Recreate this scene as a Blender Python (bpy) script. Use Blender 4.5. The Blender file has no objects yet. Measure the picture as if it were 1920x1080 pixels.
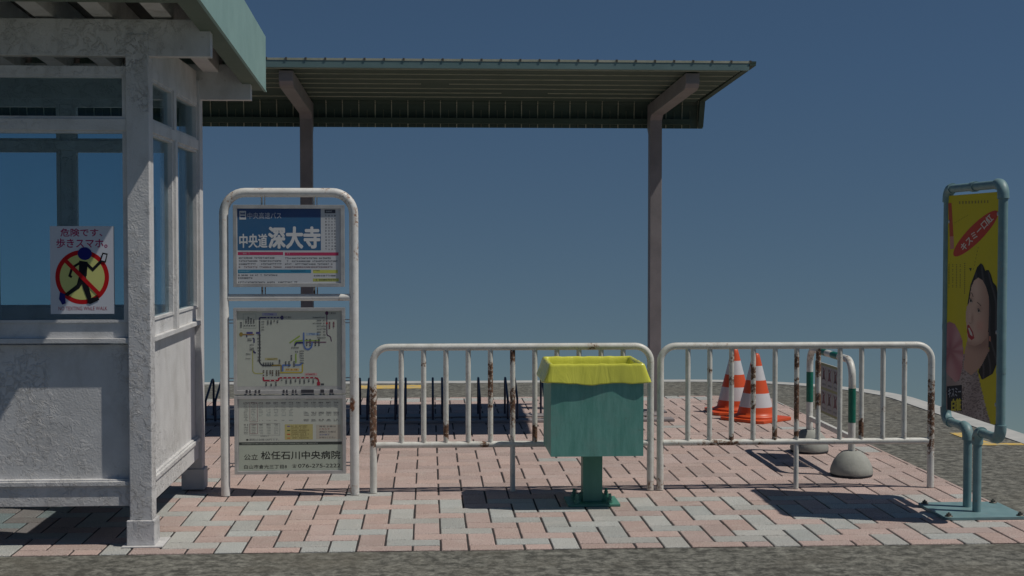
import bpy, bmesh, math, random
import numpy as np
from mathutils import Vector, Matrix, Quaternion
random.seed(7)
PI = math.pi
sc = bpy.context.scene
COL = sc.collection

# ---------------------------------------------------------------- materials
def nmat(name):
    m = bpy.data.materials.new(name); m.use_nodes = True
    nt = m.node_tree; nt.nodes.clear()
    out = nt.nodes.new('ShaderNodeOutputMaterial')
    b = nt.nodes.new('ShaderNodeBsdfPrincipled')
    nt.links.new(b.outputs[0], out.inputs[0])
    return m, nt, b, out

def N(nt, t, **kw):
    n = nt.nodes.new(t)
    for k, v in kw.items():
        if k in n.inputs: n.inputs[k].default_value = v
        else: setattr(n, k, v)
    return n

def ramp(nt, src, stops):
    r = nt.nodes.new('ShaderNodeValToRGB')
    e = r.color_ramp.elements
    while len(e) < len(stops): e.new(0.5)
    for i, (p, c) in enumerate(stops):
        e[i].position = p
        e[i].color = (c, c, c, 1) if isinstance(c, (int, float)) else (*c, 1)
    nt.links.new(src, r.inputs[0])
    return r.outputs[0]

def coords(nt, scale=(1, 1, 1)):
    tc = nt.nodes.new('ShaderNodeTexCoord')
    mp = nt.nodes.new('ShaderNodeMapping'); mp.inputs['Scale'].default_value = scale
    nt.links.new(tc.outputs['Object'], mp.inputs[0])
    return mp.outputs[0]

def noise(nt, vec, scale, detail=4, rough=0.55, dist=0.0):
    n = N(nt, 'ShaderNodeTexNoise', Scale=scale, Detail=detail, Roughness=rough, Distortion=dist)
    nt.links.new(vec, n.inputs['Vector'])
    return n.outputs['Fac']

def mix(nt, fac, a, b, blend='MIX'):
    m = nt.nodes.new('ShaderNodeMix'); m.data_type = 'RGBA'; m.blend_type = blend
    for sock, v in ((m.inputs[0], fac), (m.inputs[6], a), (m.inputs[7], b)):
        if hasattr(v, 'is_linked') or isinstance(v, bpy.types.NodeSocket): nt.links.new(v, sock)
        elif isinstance(v, (int, float)): sock.default_value = v
        else: sock.default_value = (*v, 1)
    return m.outputs[2]

def math_(nt, op, a, b=None, clamp=False):
    m = nt.nodes.new('ShaderNodeMath'); m.operation = op; m.use_clamp = clamp
    for i, v in enumerate((a, b)):
        if v is None: continue
        if isinstance(v, (int, float)): m.inputs[i].default_value = v
        else: nt.links.new(v, m.inputs[i])
    return m.outputs[0]

def bump(nt, b, h, strength=0.3, dist=0.01):
    n = N(nt, 'ShaderNodeBump', Strength=strength, Distance=dist)
    nt.links.new(h, n.inputs['Height']); nt.links.new(n.outputs[0], b.inputs['Normal'])

def basic(name, c1, c2, rough=0.6, scale=8, metal=0.0, bs=0.0, bscale=60, sc3=(1, 1, 1), lo=0.35, hi=0.65):
    m, nt, b, o = nmat(name)
    v = coords(nt, sc3)
    f = ramp(nt, noise(nt, v, scale, 6, 0.6), [(lo, 0.0), (hi, 1.0)])
    nt.links.new(mix(nt, f, c1, c2), b.inputs['Base Color'])
    b.inputs['Roughness'].default_value = rough; b.inputs['Metallic'].default_value = metal
    if bs: bump(nt, b, noise(nt, v, bscale, 5, 0.6), bs, 0.004)
    return m

# weathered white wall paint with flaking skin
def mat_white_board(name, tint=(1, 1, 1), stucco=1.0):
    m, nt, b, o = nmat(name)
    v = coords(nt)
    big = noise(nt, v, 2.2, 3, 0.5, 0.4)
    f = ramp(nt, noise(nt, v, 7, 7, 0.65), [(0.3, 0.0), (0.7, 1.0)])
    c = mix(nt, f, [0.54 * t for t in tint], [0.64 * t for t in tint])
    streak = ramp(nt, noise(nt, coords(nt, (7, 7, 4)), 1.0, 6, 0.65, 0.5), [(0.48, 0.0), (0.72, 1.0)])
    c = mix(nt, math_(nt, 'MULTIPLY', streak, 0.5), c, (0.36, 0.35, 0.33))
    spots = ramp(nt, noise(nt, v, 26, 3, 0.5), [(0.70, 0.0), (0.74, 1.0)])
    c = mix(nt, math_(nt, 'MULTIPLY', spots, 0.35), c, (0.28, 0.27, 0.26))
    nt.links.new(c, b.inputs['Base Color']); b.inputs['Roughness'].default_value = 0.62
    mask = ramp(nt, big, [(0.47, 0.0), (0.60, 1.0)])
    flake = ramp(nt, noise(nt, coords(nt, (1, 1, 1)), 24, 6, 0.68, 0.6), [(0.50, 0.0), (0.57, 1.0)])
    fine = noise(nt, v, 120, 3, 0.5)
    h = math_(nt, 'ADD', math_(nt, 'MULTIPLY', math_(nt, 'MULTIPLY', flake, mask), 0.8), math_(nt, 'MULTIPLY', fine, 0.35))
    bump(nt, b, h, 0.75 * stucco, 0.005)
    return m

# old tube paint: attribute 'rust' says where the paint is gone
def mat_tube(name, c1, c2, thr=0.67, rough=0.42, rustc=((0.07, 0.038, 0.025), (0.20, 0.105, 0.062)), dirt=0.4):
    m, nt, b, o = nmat(name)
    v = coords(nt)
    at = N(nt, 'ShaderNodeAttribute', attribute_name='rust')
    n1 = noise(nt, v, 52, 7, 0.70); n2 = noise(nt, v, 15, 5, 0.6)
    f = ramp(nt, n2, [(0.35, 0.0), (0.65, 1.0)])
    c = mix(nt, f, c1, c2)
    d = ramp(nt, noise(nt, v, 55, 4, 0.6), [(0.55, 0.0), (0.75, 1.0)])
    c = mix(nt, math_(nt, 'MULTIPLY', d, dirt), c, (0.22, 0.17, 0.11))
    a = math_(nt, 'ADD', math_(nt, 'MULTIPLY', at.outputs['Fac'], 0.68), math_(nt, 'MULTIPLY', math_(nt, 'SUBTRACT', n1, 0.5), 2.3))
    m1 = ramp(nt, a, [(0.46, 0.0), (0.60, 1.0)])
    m2 = ramp(nt, n1, [(thr, 0.0), (thr + 0.03, 1.0)])
    mask = math_(nt, 'MAXIMUM', m1, m2)
    halo = ramp(nt, a, [(0.22, 0.0), (0.5, 1.0)])
    c = mix(nt, math_(nt, 'MULTIPLY', halo, 0.45), c, (0.34, 0.20, 0.11))
    rc = mix(nt, ramp(nt, noise(nt, v, 90, 3, 0.6), [(0.4, 0.0), (0.6, 1.0)]), rustc[0], rustc[1])
    c = mix(nt, mask, c, rc)
    nt.links.new(c, b.inputs['Base Color'])
    nt.links.new(math_(nt, 'ADD', math_(nt, 'MULTIPLY', mask, 0.45), rough, True), b.inputs['Roughness'])
    h = math_(nt, 'SUBTRACT', math_(nt, 'MULTIPLY', noise(nt, v, 150, 3, 0.6), 0.4), mask)
    bump(nt, b, h, 0.5, 0.0015)
    return m

def mat_attr(name, rough=0.5, dirt=0.15, dscale=9, coat=0.0, spk=0.0, spec=0.5):
    m, nt, b, o = nmat(name)
    at = N(nt, 'ShaderNodeAttribute', attribute_name='Col')
    v = coords(nt)
    d = ramp(nt, noise(nt, v, dscale, 5, 0.62), [(0.4, 0.0), (0.75, 1.0)])
    c = mix(nt, math_(nt, 'MULTIPLY', d, dirt), at.outputs['Color'], (0.16, 0.15, 0.12))
    if spk:
        pw_ = ramp(nt, noise(nt, v, 9, 6, 0.7), [(0.50, 0.0), (0.68, 1.0)])
        c = mix(nt, math_(nt, 'MULTIPLY', pw_, 0.30), c, (0.52, 0.48, 0.44))
        s = ramp(nt, noise(nt, v, 170, 4, 0.75), [(0.36, 0.0), (0.62, 1.0)])
        c = mix(nt, spk, c, mix(nt, s, (0.08, 0.07, 0.065), (0.85, 0.85, 0.85)), 'OVERLAY')
        bump(nt, b, noise(nt, v, 170, 4, 0.7), 0.6, 0.003)
    nt.links.new(c, b.inputs['Base Color'])
    b.inputs['Roughness'].default_value = rough
    b.inputs['Coat Weight'].default_value = coat; b.inputs['Specular IOR Level'].default_value = spec
    return m

def mat_glass(name, tint, gl=0.5):
    m, nt, b, o = nmat(name)
    nt.nodes.remove(b)
    tr = N(nt, 'ShaderNodeBsdfTransparent'); tr.inputs[0].default_value = (*tint, 1)
    g = N(nt, 'ShaderNodeBsdfGlossy', Roughness=0.03); g.inputs[0].default_value = (0.8, 0.85, 0.9, 1)
    fr = N(nt, 'ShaderNodeFresnel', IOR=1.45)
    mx = nt.nodes.new('ShaderNodeMixShader')
    nt.links.new(math_(nt, 'MULTIPLY', fr.outputs[0], gl), mx.inputs[0])
    nt.links.new(tr.outputs[0], mx.inputs[1]); nt.links.new(g.outputs[0], mx.inputs[2])
    nt.links.new(mx.outputs[0], o.inputs[0])
    return m

def mat_ground(name):
    m, nt, b, o = nmat(name)
    v = coords(nt)
    f1 = ramp(nt, noise(nt, v, 17, 9, 0.78), [(0.42, 0.0), (0.60, 1.0)])
    c = mix(nt, f1, (0.054, 0.054, 0.046), (0.215, 0.213, 0.184))
    f2 = ramp(nt, noise(nt, v, 2.2, 7, 0.72), [(0.50, 0.0), (0.66, 1.0)])
    c = mix(nt, math_(nt, 'MULTIPLY', f2, 0.5), c, (0.055, 0.051, 0.040))
    f5 = ramp(nt, noise(nt, v, 1.1, 5, 0.6), [(0.5, 0.0), (0.7, 1.0)])
    c = mix(nt, math_(nt, 'MULTIPLY', f5, 0.3), c, (0.20, 0.185, 0.145))
    f3 = ramp(nt, noise(nt, v, 70, 4, 0.75), [(0.35, 0.0), (0.65, 1.0)])
    c = mix(nt, 0.45, c, mix(nt, f3, (0.16, 0.16, 0.16), (0.8, 0.8, 0.8)), 'OVERLAY')
    f4 = ramp(nt, noise(nt, v, 6.5, 3, 0.5), [(0.73, 0.0), (0.78, 1.0)])
    c = mix(nt, math_(nt, 'MULTIPLY', f4, 0.5), c, (0.33, 0.32, 0.28))
    nt.links.new(c, b.inputs['Base Color']); b.inputs['Roughness'].default_value = 0.9
    bump(nt, b, noise(nt, v, 90, 6, 0.7), 0.5, 0.004)
    return m

def mat_paint_line(name):
    m, nt, b, o = nmat(name)
    v = coords(nt)
    f = ramp(nt, noise(nt, v, 11, 6, 0.7), [(0.40, 0.0), (0.52, 1.0)])
    c = mix(nt, f, (0.36, 0.34, 0.24), (0.62, 0.42, 0.10))
    nt.links.new(c, b.inputs['Base Color']); b.inputs['Roughness'].default_value = 0.8
    return m

WB = mat_white_board('white_painted_board')
WBb = mat_white_board('white_painted_post', (0.97, 0.97, 0.98), 1.25)
GRUB = basic('roof_teal', (0.21, 0.335, 0.315), (0.25, 0.39, 0.365), 0.55, 5, 0, 0.15)
SOFF = basic('soffit_green', (0.10, 0.14, 0.11), (0.13, 0.17, 0.135), 0.7, 5)
DECK = basic('roof_deck', (0.06, 0.055, 0.05), (0.09, 0.085, 0.075), 0.8, 8)
GLW = mat_glass('window_glass', (0.795, 0.882, 0.912), 0.35)
GLB = mat_glass('board_glass', (0.90, 0.95, 0.92), 1.0)
WT = mat_tube('white_tube_paint', (0.56, 0.56, 0.52), (0.68, 0.68, 0.64), 0.70)
WS = mat_tube('white_sign_tube', (0.60, 0.60, 0.58), (0.70, 0.70, 0.68), 0.715, rustc=((0.16, 0.05, 0.025), (0.30, 0.13, 0.06)), dirt=0.2)
GT = mat_tube('green_tube_paint', (0.0, 0.115, 0.075), (0.0, 0.15, 0.095), 0.9, dirt=0.1)
TEAL = mat_tube('blue_green_tube_paint', (0.135, 0.235, 0.25), (0.175, 0.29, 0.305), 0.78, 0.5, rustc=((0.10, 0.085, 0.05), (0.20, 0.16, 0.09)), dirt=0.2)
ALU = basic('aluminium_frame', (0.36, 0.36, 0.36), (0.47, 0.47, 0.46), 0.45, 14, 0.3, 0.1)
ALUD = basic('aluminium_bracket', (0.30, 0.30, 0.33), (0.40, 0.40, 0.42), 0.45, 14, 0.4)
PRINT = mat_attr('printed_sheet', 0.5, 0.10, 8)
POSTER = mat_attr('poster_print', 0.6, 0.06, 6, spec=0.15)
BRICK = mat_attr('paver_colour', 0.88, 0.22, 3.5, spk=0.62)
GROUT = basic('paver_joint', (0.018, 0.016, 0.018), (0.035, 0.03, 0.03), 0.95, 30)
GROUND = mat_ground('worn_asphalt')
KERB = basic('pale_kerb', (0.38, 0.39, 0.38), (0.48, 0.48, 0.46), 0.8, 6, 0, 0.3)
YEL = mat_paint_line('worn_yellow_paint')
def binmat(name, c1, c2):
    m, nt, b, o = nmat(name)
    v = coords(nt); vs_k = coords(nt, (1, 1, 0.16))
    f = ramp(nt, noise(nt, vs_k, 26, 6, 0.7), [(0.34, 0.0), (0.68, 1.0)])
    c = mix(nt, f, c1, c2)
    f2 = ramp(nt, noise(nt, v, 6, 6, 0.65, 0.5), [(0.5, 0.0), (0.72, 1.0)])
    c = mix(nt, math_(nt, 'MULTIPLY', f2, 0.45), c, (0.20, 0.30, 0.27))
    f3 = ramp(nt, noise(nt, v, 30, 5, 0.7), [(0.64, 0.0), (0.70, 1.0)])
    c = mix(nt, math_(nt, 'MULTIPLY', f3, 0.5), c, (0.10, 0.13, 0.10))
    nt.links.new(c, b.inputs['Base Color']); b.inputs['Roughness'].default_value = 0.5
    bump(nt, b, noise(nt, v, 60, 5, 0.6), 0.15, 0.003)
    return m
BINM = binmat('bin_green', (0.085, 0.27, 0.225), (0.155, 0.38, 0.33))
BINP = basic('bin_post_green', (0.06, 0.20, 0.15), (0.09, 0.26, 0.20), 0.5, 9, 0, 0.12, 40, (1, 1, 0.35))
CONE = mat_attr('cone_plastic', 0.45, 0.12, 7)
CONC = basic('concrete_foot', (0.24, 0.25, 0.23), (0.33, 0.34, 0.31), 0.85, 7, 0, 0.4, 70)
RUB = basic('rubber', (0.02, 0.02, 0.025), (0.035, 0.035, 0.04), 0.8, 9)
CANP = basic('canopy_post_paint', (0.20, 0.185, 0.19), (0.25, 0.23, 0.235), 0.6, 6, 0, 0.15)
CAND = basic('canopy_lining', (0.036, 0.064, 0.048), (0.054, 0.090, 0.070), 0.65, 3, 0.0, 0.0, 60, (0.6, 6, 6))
CANF = basic('canopy_fascia', (0.12, 0.20, 0.20), (0.15, 0.235, 0.235), 0.6, 5)
CANT = basic('canopy_trim', (0.34, 0.36, 0.27), (0.46, 0.46, 0.36), 0.6, 12)
CANR = basic('canopy_sheet', (0.12, 0.14, 0.10), (0.18, 0.19, 0.14), 0.6, 12)
RACK = basic('rack_navy', (0.015, 0.02, 0.045), (0.025, 0.03, 0.06), 0.4, 9)
RAIL = basic('rack_rail_steel', (0.22, 0.20, 0.20), (0.30, 0.27, 0.27), 0.6, 8)
BOLT = basic('bolt_metal', (0.10, 0.10, 0.09), (0.17, 0.15, 0.12), 0.5, 30, 0.6)

def bagmat():
    m, nt, b, o = nmat('yellow_bag_plastic')
    v = coords(nt)
    f = noise(nt, v, 9, 4, 0.5)
    nt.links.new(mix(nt, f, (0.62, 0.63, 0.07), (0.72, 0.72, 0.10)), b.inputs['Base Color'])
    b.inputs['Roughness'].default_value = 0.22
    b.inputs['Specular IOR Level'].default_value = 0.7
    bump(nt, b, noise(nt, coords(nt, (16, 16, 4)), 1.0, 4, 0.5, 1.2), 0.4, 0.012)
    return m
BAG = bagmat()

# ---------------------------------------------------------------- geometry helpers
class MB:
    def __init__(s): s.v = []; s.f = []; s.sm = []; s.col = []; s.hascol = False
    def add(s, vs, fs, smooth=False, col=None):
        o = len(s.v); s.v += [tuple(p) for p in vs]
        for f in fs:
            s.f.append([i + o for i in f]); s.sm.append(smooth); s.col.append(col or (1, 1, 1))
        if col: s.hascol = True
    def box(s, x0, x1, y0, y1, z0, z1, bev=0.0, col=None):
        if bev <= 0:
            vs = [(x, y, z) for z in (z0, z1) for y in (y0, y1) for x in (x0, x1)]
            fs = [(0, 2, 3, 1), (4, 5, 7, 6), (0, 1, 5, 4), (2, 6, 7, 3), (0, 4, 6, 2), (1, 3, 7, 5)]
            s.add(vs, fs, False, col); return
        bm = bmesh.new(); bmesh.ops.create_cube(bm, size=1)
        for v in bm.verts:
            v.co = Vector(((x0 + x1) / 2 + v.co.x * (x1 - x0), (y0 + y1) / 2 + v.co.y * (y1 - y0), (z0 + z1) / 2 + v.co.z * (z1 - z0)))
        bmesh.ops.bevel(bm, geom=bm.edges[:], offset=bev, segments=2, profile=0.6, affect='EDGES')
        s.bm(bm, col=col)
    def bm(s, bm, smooth=False, col=None):
        bm.verts.index_update()
        s.add([v.co[:] for v in bm.verts], [[v.index for v in f.verts] for f in bm.faces], smooth, col); bm.free()
    def prism(s, poly, axis, a, b, col=None, bev=0.0):
        """poly: 2D points in the two axes other than `axis`; extruded from a to b."""
        bm = bmesh.new()
        def P(p, t): return {'x': (t, p[0], p[1]), 'y': (p[0], t, p[1]), 'z': (p[0], p[1], t)}[axis]
        va = [bm.verts.new(P(p, a)) for p in poly]; vb = [bm.verts.new(P(p, b)) for p in poly]
        bm.faces.new(va); bm.faces.new(vb[::-1])
        n = len(poly)
        for i in range(n): bm.faces.new((va[i], vb[i], vb[(i + 1) % n], va[(i + 1) % n]))
        bmesh.ops.recalc_face_normals(bm, faces=bm.faces[:])
        if bev: bmesh.ops.bevel(bm, geom=bm.edges[:], offset=bev, segments=2, profile=0.6, affect='EDGES')
        s.bm(bm, col=col)
    def tube(s, pts, r, seg=16, step=0.02, closed_caps=True, rad=None):
        P = [Vector(p) for p in pts]; Q = [P[0]]; T = [0.0]
        for a, b in zip(P, P[1:]):
            n = max(1, int((b - a).length / step))
            for i in range(1, n + 1): Q.append(a.lerp(b, i / n))
        tan = []
        for i in range(len(Q)):
            a = Q[max(0, i - 1)]; b = Q[min(len(Q) - 1, i + 1)]; tan.append((b - a).normalized())
        ref = Vector((0, 0, 1)) if abs(tan[0].z) < 0.9 else Vector((0, 1, 0))
        u = (ref - tan[0] * ref.dot(tan[0])).normalized()
        vs = []; fs = []
        for i, (q, t) in enumerate(zip(Q, tan)):
            u = (u - t * u.dot(t)).normalized(); w = t.cross(u)
            rr = r if rad is None else rad(i / (len(Q) - 1))
            for k in range(seg):
                a = 2 * PI * k / seg; vs.append(q + (u * math.cos(a) + w * math.sin(a)) * rr)
        for i in range(len(Q) - 1):
            for k in range(seg):
                k2 = (k + 1) % seg
                fs.append((i * seg + k, i * seg + k2, (i + 1) * seg + k2, (i + 1) * seg + k))
        s.add(vs, fs, True)
        if closed_caps:
            m = len(Q) - 1
            s.add([vs[k] for k in range(seg)], [list(range(seg))[::-1]])
            s.add([vs[m * seg + k] for k in range(seg)], [list(range(seg))])
    def lathe(s, prof, c, seg=32, jit=None, col=None, cols=None):
        vs = []; n = len(prof)
        for i, (r, z) in enumerate(prof):
            for k in range(seg):
                a = 2 * PI * k / seg; j = jit(a, z) if jit else 1
                vs.append((c[0] + r * j * math.cos(a), c[1] + r * j * math.sin(a), c[2] + z))
        for i in range(n - 1):
            fs = [(i * seg + k, i * seg + (k + 1) % seg, (i + 1) * seg + (k + 1) % seg, (i + 1) * seg + k) for k in range(seg)]
            cc = cols[i] if cols else col
            if i == 0: s.add(vs, fs, True, cc); base = len(s.v) - len(vs)
            else:
                for f in fs: s.f.append([q + base for q in f]); s.sm.append(True); s.col.append(cc or (1, 1, 1))
    def build(s, name, mat, parent=None, org=None, rust=None, auto=True):
        if org is None: org = ORG if parent is not None else Vector((0, 0, 0))
        me = bpy.data.meshes.new(name)
        me.from_pydata([(x - org[0], y - org[1], z - org[2]) for x, y, z in s.v], [], s.f)
        me.polygons.foreach_set('use_smooth', s.sm)
        if s.hascol:
            ca = me.color_attributes.new('Col', 'FLOAT_COLOR', 'CORNER')
            arr = []
            for f, c in zip(s.f, s.col): arr += [c[0], c[1], c[2], 1.0] * len(f)
            ca.data.foreach_set('color', arr)
        if rust is not None:
            at = me.attributes.new('rust', 'FLOAT', 'POINT')
            V = np.array(s.v); R = np.zeros(len(V))
            for (x, y, z, rx, ry, rz, st) in rust:
                d = ((V[:, 0] - x) / rx) ** 2 + ((V[:, 1] - y) / ry) ** 2 + ((V[:, 2] - z) / rz) ** 2
                R = np.maximum(R, st * np.exp(-d ** 2))
            at.data.foreach_set('value', R.astype(np.float32))
        me.update()
        o = bpy.data.objects.new(name, me); COL.objects.link(o); me.materials.append(mat)
        if parent is not None: o.parent = parent
        elif org is not None: o.location = org
        return o

ORG = Vector((0, 0, 0))
def tag(o, label=None, cat=None, group=None, kind=None):
    if label: o['label'] = label
    if cat: o['category'] = cat
    if group: o['group'] = group
    if kind: o['kind'] = kind
    return o
def thing(name, loc, label, cat, group=None):
    global ORG
    o = bpy.data.objects.new(name, None); COL.objects.link(o); o.location = loc; o.empty_display_size = 0.1
    ORG = Vector(loc); tag(o, label, cat, group); return o
def cbox(name, mat, parent, *a, bev=0.0, rust=None):
    m = MB(); m.box(*a, bev=bev); return m.build(name, mat, parent, rust=rust)
def arc(cx, cz, r, a0, a1, n=8):
    return [(cx + r * math.cos(math.radians(a0 + (a1 - a0) * i / n)), cz + r * math.sin(math.radians(a0 + (a1 - a0) * i / n))) for i in range(n + 1)]
def arch2(x0, x1, zt, zb, r):
    return [(x0, zb)] + arc(x0 + r, zt - r, r, 180, 90) + arc(x1 - r, zt - r, r, 90, 0) + [(x1, zb)]

# flat artwork: polygons and lettering laid on a plane; T maps (x, y, layer) of the artwork to the world
class Draw:
    def __init__(s, T): s.T = T; s.m = MB(); s.dl = 0.00025
    def poly(s, pts, col, L):
        bm = bmesh.new()
        vs = [bm.verts.new((p[0], p[1], 0)) for p in pts]
        f = bm.faces.new(vs)
        if len(pts) > 4: bmesh.ops.triangulate(bm, faces=[f])
        bm.verts.index_update()
        s.m.add([s.T(v.co.x, v.co.y, L * s.dl) for v in bm.verts], [[v.index for v in q.verts] for q in bm.faces], False, col)
        bm.free()
    def rect(s, x0, y0, x1, y1, col, L): s.poly([(x0, y0), (x1, y0), (x1, y1), (x0, y1)], col, L)
    def disc(s, x, y, rx, ry, col, L, n=28): s.poly([(x + rx * math.cos(2 * PI * i / n), y + ry * math.sin(2 * PI * i / n)) for i in range(n)], col, L)
    def line(s, pts, w, col, L):
        n = len(pts); P = [Vector(p) for p in pts]; lft = []; rgt = []
        for i in range(n):
            d1 = (P[i] - P[i - 1]).normalized() if i else (P[1] - P[0]).normalized()
            d2 = (P[i + 1] - P[i]).normalized() if i < n - 1 else d1
            t = (d1 + d2).normalized(); nn = Vector((-t.y, t.x))
            k = w / 2 / max(0.5, nn.dot(Vector((-d1.y, d1.x))))
            lft.append(P[i] + nn * k); rgt.append(P[i] - nn * k)
        for i in range(n - 1): s.poly([lft[i], lft[i + 1], rgt[i + 1], rgt[i]], col, L)
    def rline(s, pts, w, col, L, r=4):
        out = [Vector(pts[0])]
        for i in range(1, len(pts) - 1):
            p = Vector(pts[i]); a = Vector(pts[i - 1]); b = Vector(pts[i + 1])
            ra = min(r, (a - p).length / 2); rb = min(r, (b - p).length / 2)
            pa = p + (a - p).normalized() * ra; pb = p + (b - p).normalized() * rb
            for k in range(6):
                t = k / 5; out.append(pa * (1 - t) ** 2 + p * 2 * t * (1 - t) + pb * t * t)
        out.append(Vector(pts[-1])); s.line(out, w, col, L)
    def text(s, body, x0, y0, x1, y1, col, L, bold=0.0, rot=None):
        if bold > 0.001:
            k = abs(y1 - y0) * bold if rot is None else 0
            o = [(0, 0), (-k, 0), (k, 0), (0, -k), (0, k)] if rot is None else [(0, 0)]
            if rot is not None: o = [(0, 0), (.35, 0), (-.35, 0), (0, .35), (0, -.35)]
            if k > 1: o += [(k * .7, k * .7), (-k * .7, k * .7), (k * .7, -k * .7), (-k * .7, -k * .7)]
            for i, (dx, dy) in enumerate(o):
                r2 = None if rot is None else ((rot[0][0] + dx, rot[0][1] + dy), rot[1], rot[2])
                s.text(body, x0 + dx, y0 + dy, x1 + dx, y1 + dy, col, L + i * .09, 0.0, r2)
            return
        cu = bpy.data.curves.new('t', 'FONT'); cu.body = body; cu.offset = bold; cu.resolution_u = 3
        ob = bpy.data.objects.new('t', cu); COL.objects.link(ob)
        dg = bpy.context.evaluated_depsgraph_get()
        me = bpy.data.meshes.new_from_object(ob.evaluated_get(dg))
        if len(me.vertices):
            V = np.array([v.co[:] for v in me.vertices]); mn = V.min(0); mx = V.max(0)
            q = (V - mn) / np.maximum(mx - mn, 1e-6)
            pts = []
            for a, b, _ in q:
                if rot is None: x = x0 + a * (x1 - x0); y = y1 + b * (y0 - y1)
                else:
                    (ox, oy), (ux, uy), (vx, vy) = rot; x = ox + a * ux + b * vx; y = oy + a * uy + b * vy
                pts.append(s.T(x, y, L * s.dl))
            s.m.add(pts, [list(p.vertices) for p in me.polygons], False, col)
        bpy.data.objects.remove(ob); bpy.data.meshes.remove(me); bpy.data.curves.remove(cu)
    def scrib(s, x0, x1, y, h, col, L, seed=0, dens=0.85, unit=None):
        """a row of small illegible characters"""
        rd = random.Random(seed * 77 + int(y * 10) + int(x0)); x = x0; u = unit or h
        while x < x1 - u * 0.5:
            if rd.random() < dens:
                w = u * rd.uniform(0.65, 0.95)
                k = rd.random()
                if k < 0.35: s.rect(x, y, x + w, y + h * 0.25, col, L); s.rect(x + w * .4, y + h * .3, x + w * .65, y + h, col, L)
                elif k < 0.7: s.rect(x, y, x + w * .3, y + h, col, L); s.rect(x + w * .45, y + h * .1, x + w, y + h * .4, col, L); s.rect(x + w * .45, y + h * .55, x + w, y + h * .85, col, L)
                else: s.rect(x, y + h * .15, x + w, y + h * .4, col, L); s.rect(x, y + h * .6, x + w, y + h * .85, col, L)
            x += u
    def build(s, name, mat, parent): return s.m.build(name, mat, parent)

# ================================================================ SETTING
def rounded(x0, x1, y0, y1, r, n=20):
    P = []
    for cx, cy, a in ((x1 - r, y1 - r, 0), (x0 + r, y1 - r, 90), (x0 + r, y0 + r, 180), (x1 - r, y0 + r, 270)):
        for i in range(n + 1):
            t = math.radians(a + 90 * i / n); P.append((cx + r * math.cos(t), cy + r * math.sin(t)))
    return P
GX0, GX1, GY0, GY1 = -7.2, 4.0, -3.0, 13.55
inner = rounded(GX0, GX1, GY0, GY1, 1.6); outer = rounded(GX0 - .2, GX1 + .2, GY0 - .2, GY1 + .2, 1.8)
g = MB(); g.prism(inner, 'z', -0.30, -0.006); tag(g.build('ground', GROUND), kind='structure')
k = MB(); n = len(inner)
vs = [(x, y, 0.0) for x, y in inner] + [(x, y, 0.0) for x, y in outer] + [(x, y, -0.30) for x, y in outer] + [(x, y, -0.05) for x, y in inner]
fs = []
for i in range(n):
    j = (i + 1) % n
    fs += [(i, n + i, n + j, j), (n + i, 2 * n + i, 2 * n + j, n + j), (i, j, 3 * n + j, 3 * n + i)]
k.add(vs, fs); tag(k.build('kerb', KERB), kind='structure')

# pavement of long bricks in herringbone
U = 0.125; OX, OY = -0.0724, 6.375
PX0, PX1, PY0, PY1 = -6.3, 2.953, 6.28, 12.322
pv = MB(); pv.box(PX0, PX1, PY0, PY1, -0.02, -0.0045)
tag(pv.build('pavement_joints', GROUT), kind='structure')
bk = MB(); gap = 0.0045; rd = random.Random(3)
def brick(x0, x1, y0, y1, col):
    x0 = max(x0 + gap, PX0); x1 = min(x1 - gap, PX1); y0 = max(y0 + gap * 1.15, PY0); y1 = min(y1 - gap * 1.15, PY1)
    if x1 - x0 < 0.012 or y1 - y0 < 0.012: return
    j = lambda: rd.uniform(-0.0012, 0.0012)
    x0 += j(); x1 += j(); y0 += j(); y1 += j(); zt = rd.uniform(-0.0006, 0.0006); e = 0.003
    vs = [(x0, y0, -.006), (x1, y0, -.006), (x1, y1, -.006), (x0, y1, -.006), (x0, y0, zt - e), (x1, y0, zt - e), (x1, y1, zt - e), (x0, y1, zt - e),
          (x0 + e, y0 + e, zt), (x1 - e, y0 + e, zt), (x1 - e, y1 - e, zt), (x0 + e, y1 - e, zt)]
    fs = [(8, 9, 10, 11)]
    for i in range(4):
        q = (i + 1) % 4; fs += [(i, q, 4 + q, 4 + i), (4 + i, 4 + q, 8 + q, 8 + i)]
    bk.add(vs, fs, False, col)
PINK = (0.445, 0.34, 0.308); GREY = (0.395, 0.405, 0.388)
def bcol(cx, cy, s):
    kk = ((s + 1) // 2) % 2
    grey = False
    if cy < 7.62 or cy > 11.95: grey = (kk == 0)
    if cx < -1.2 and cy < 8.2: grey = (kk == 0)
    if cy > 11.95 and rd.random() < 0.35: grey = False
    if rd.random() < 0.012 and cy > 7.6: grey = True
    if cy < 7.62 and rd.random() < .10: grey = not grey
    c = GREY if grey else PINK
    t = rd.uniform(0.86, 1.08); w = rd.uniform(-0.012, 0.012)
    return (c[0] * t + w, c[1] * t, c[2] * t - w * .5)
c0 = int((PX0 - OX) / U) - 3; c1 = int((PX1 - OX) / U) + 3; r1 = int((PY1 - OY) / U) + 3
for c in range(c0, c1):
    for r in range(-3, r1):
        if (r - (c + 1)) % 4 == 0:
            x = OX + c * U; y = OY + r * U; brick(x, x + 2 * U, y, y + U, bcol(x + U, y, c + r))
        if (r - (c + 2)) % 4 == 0:
            x = OX + c * U; y = OY + r * U; brick(x, x + U, y, y + 2 * U, bcol(x, y + U, c + r - 1))
tag(bk.build('pavement', BRICK), kind='structure')
ym = MB()
ym.box(-0.70, -0.06, 13.10, 13.40, -0.0055, -0.002)
tag(ym.build('road_marking', YEL), kind='structure')
ym = MB()
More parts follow.
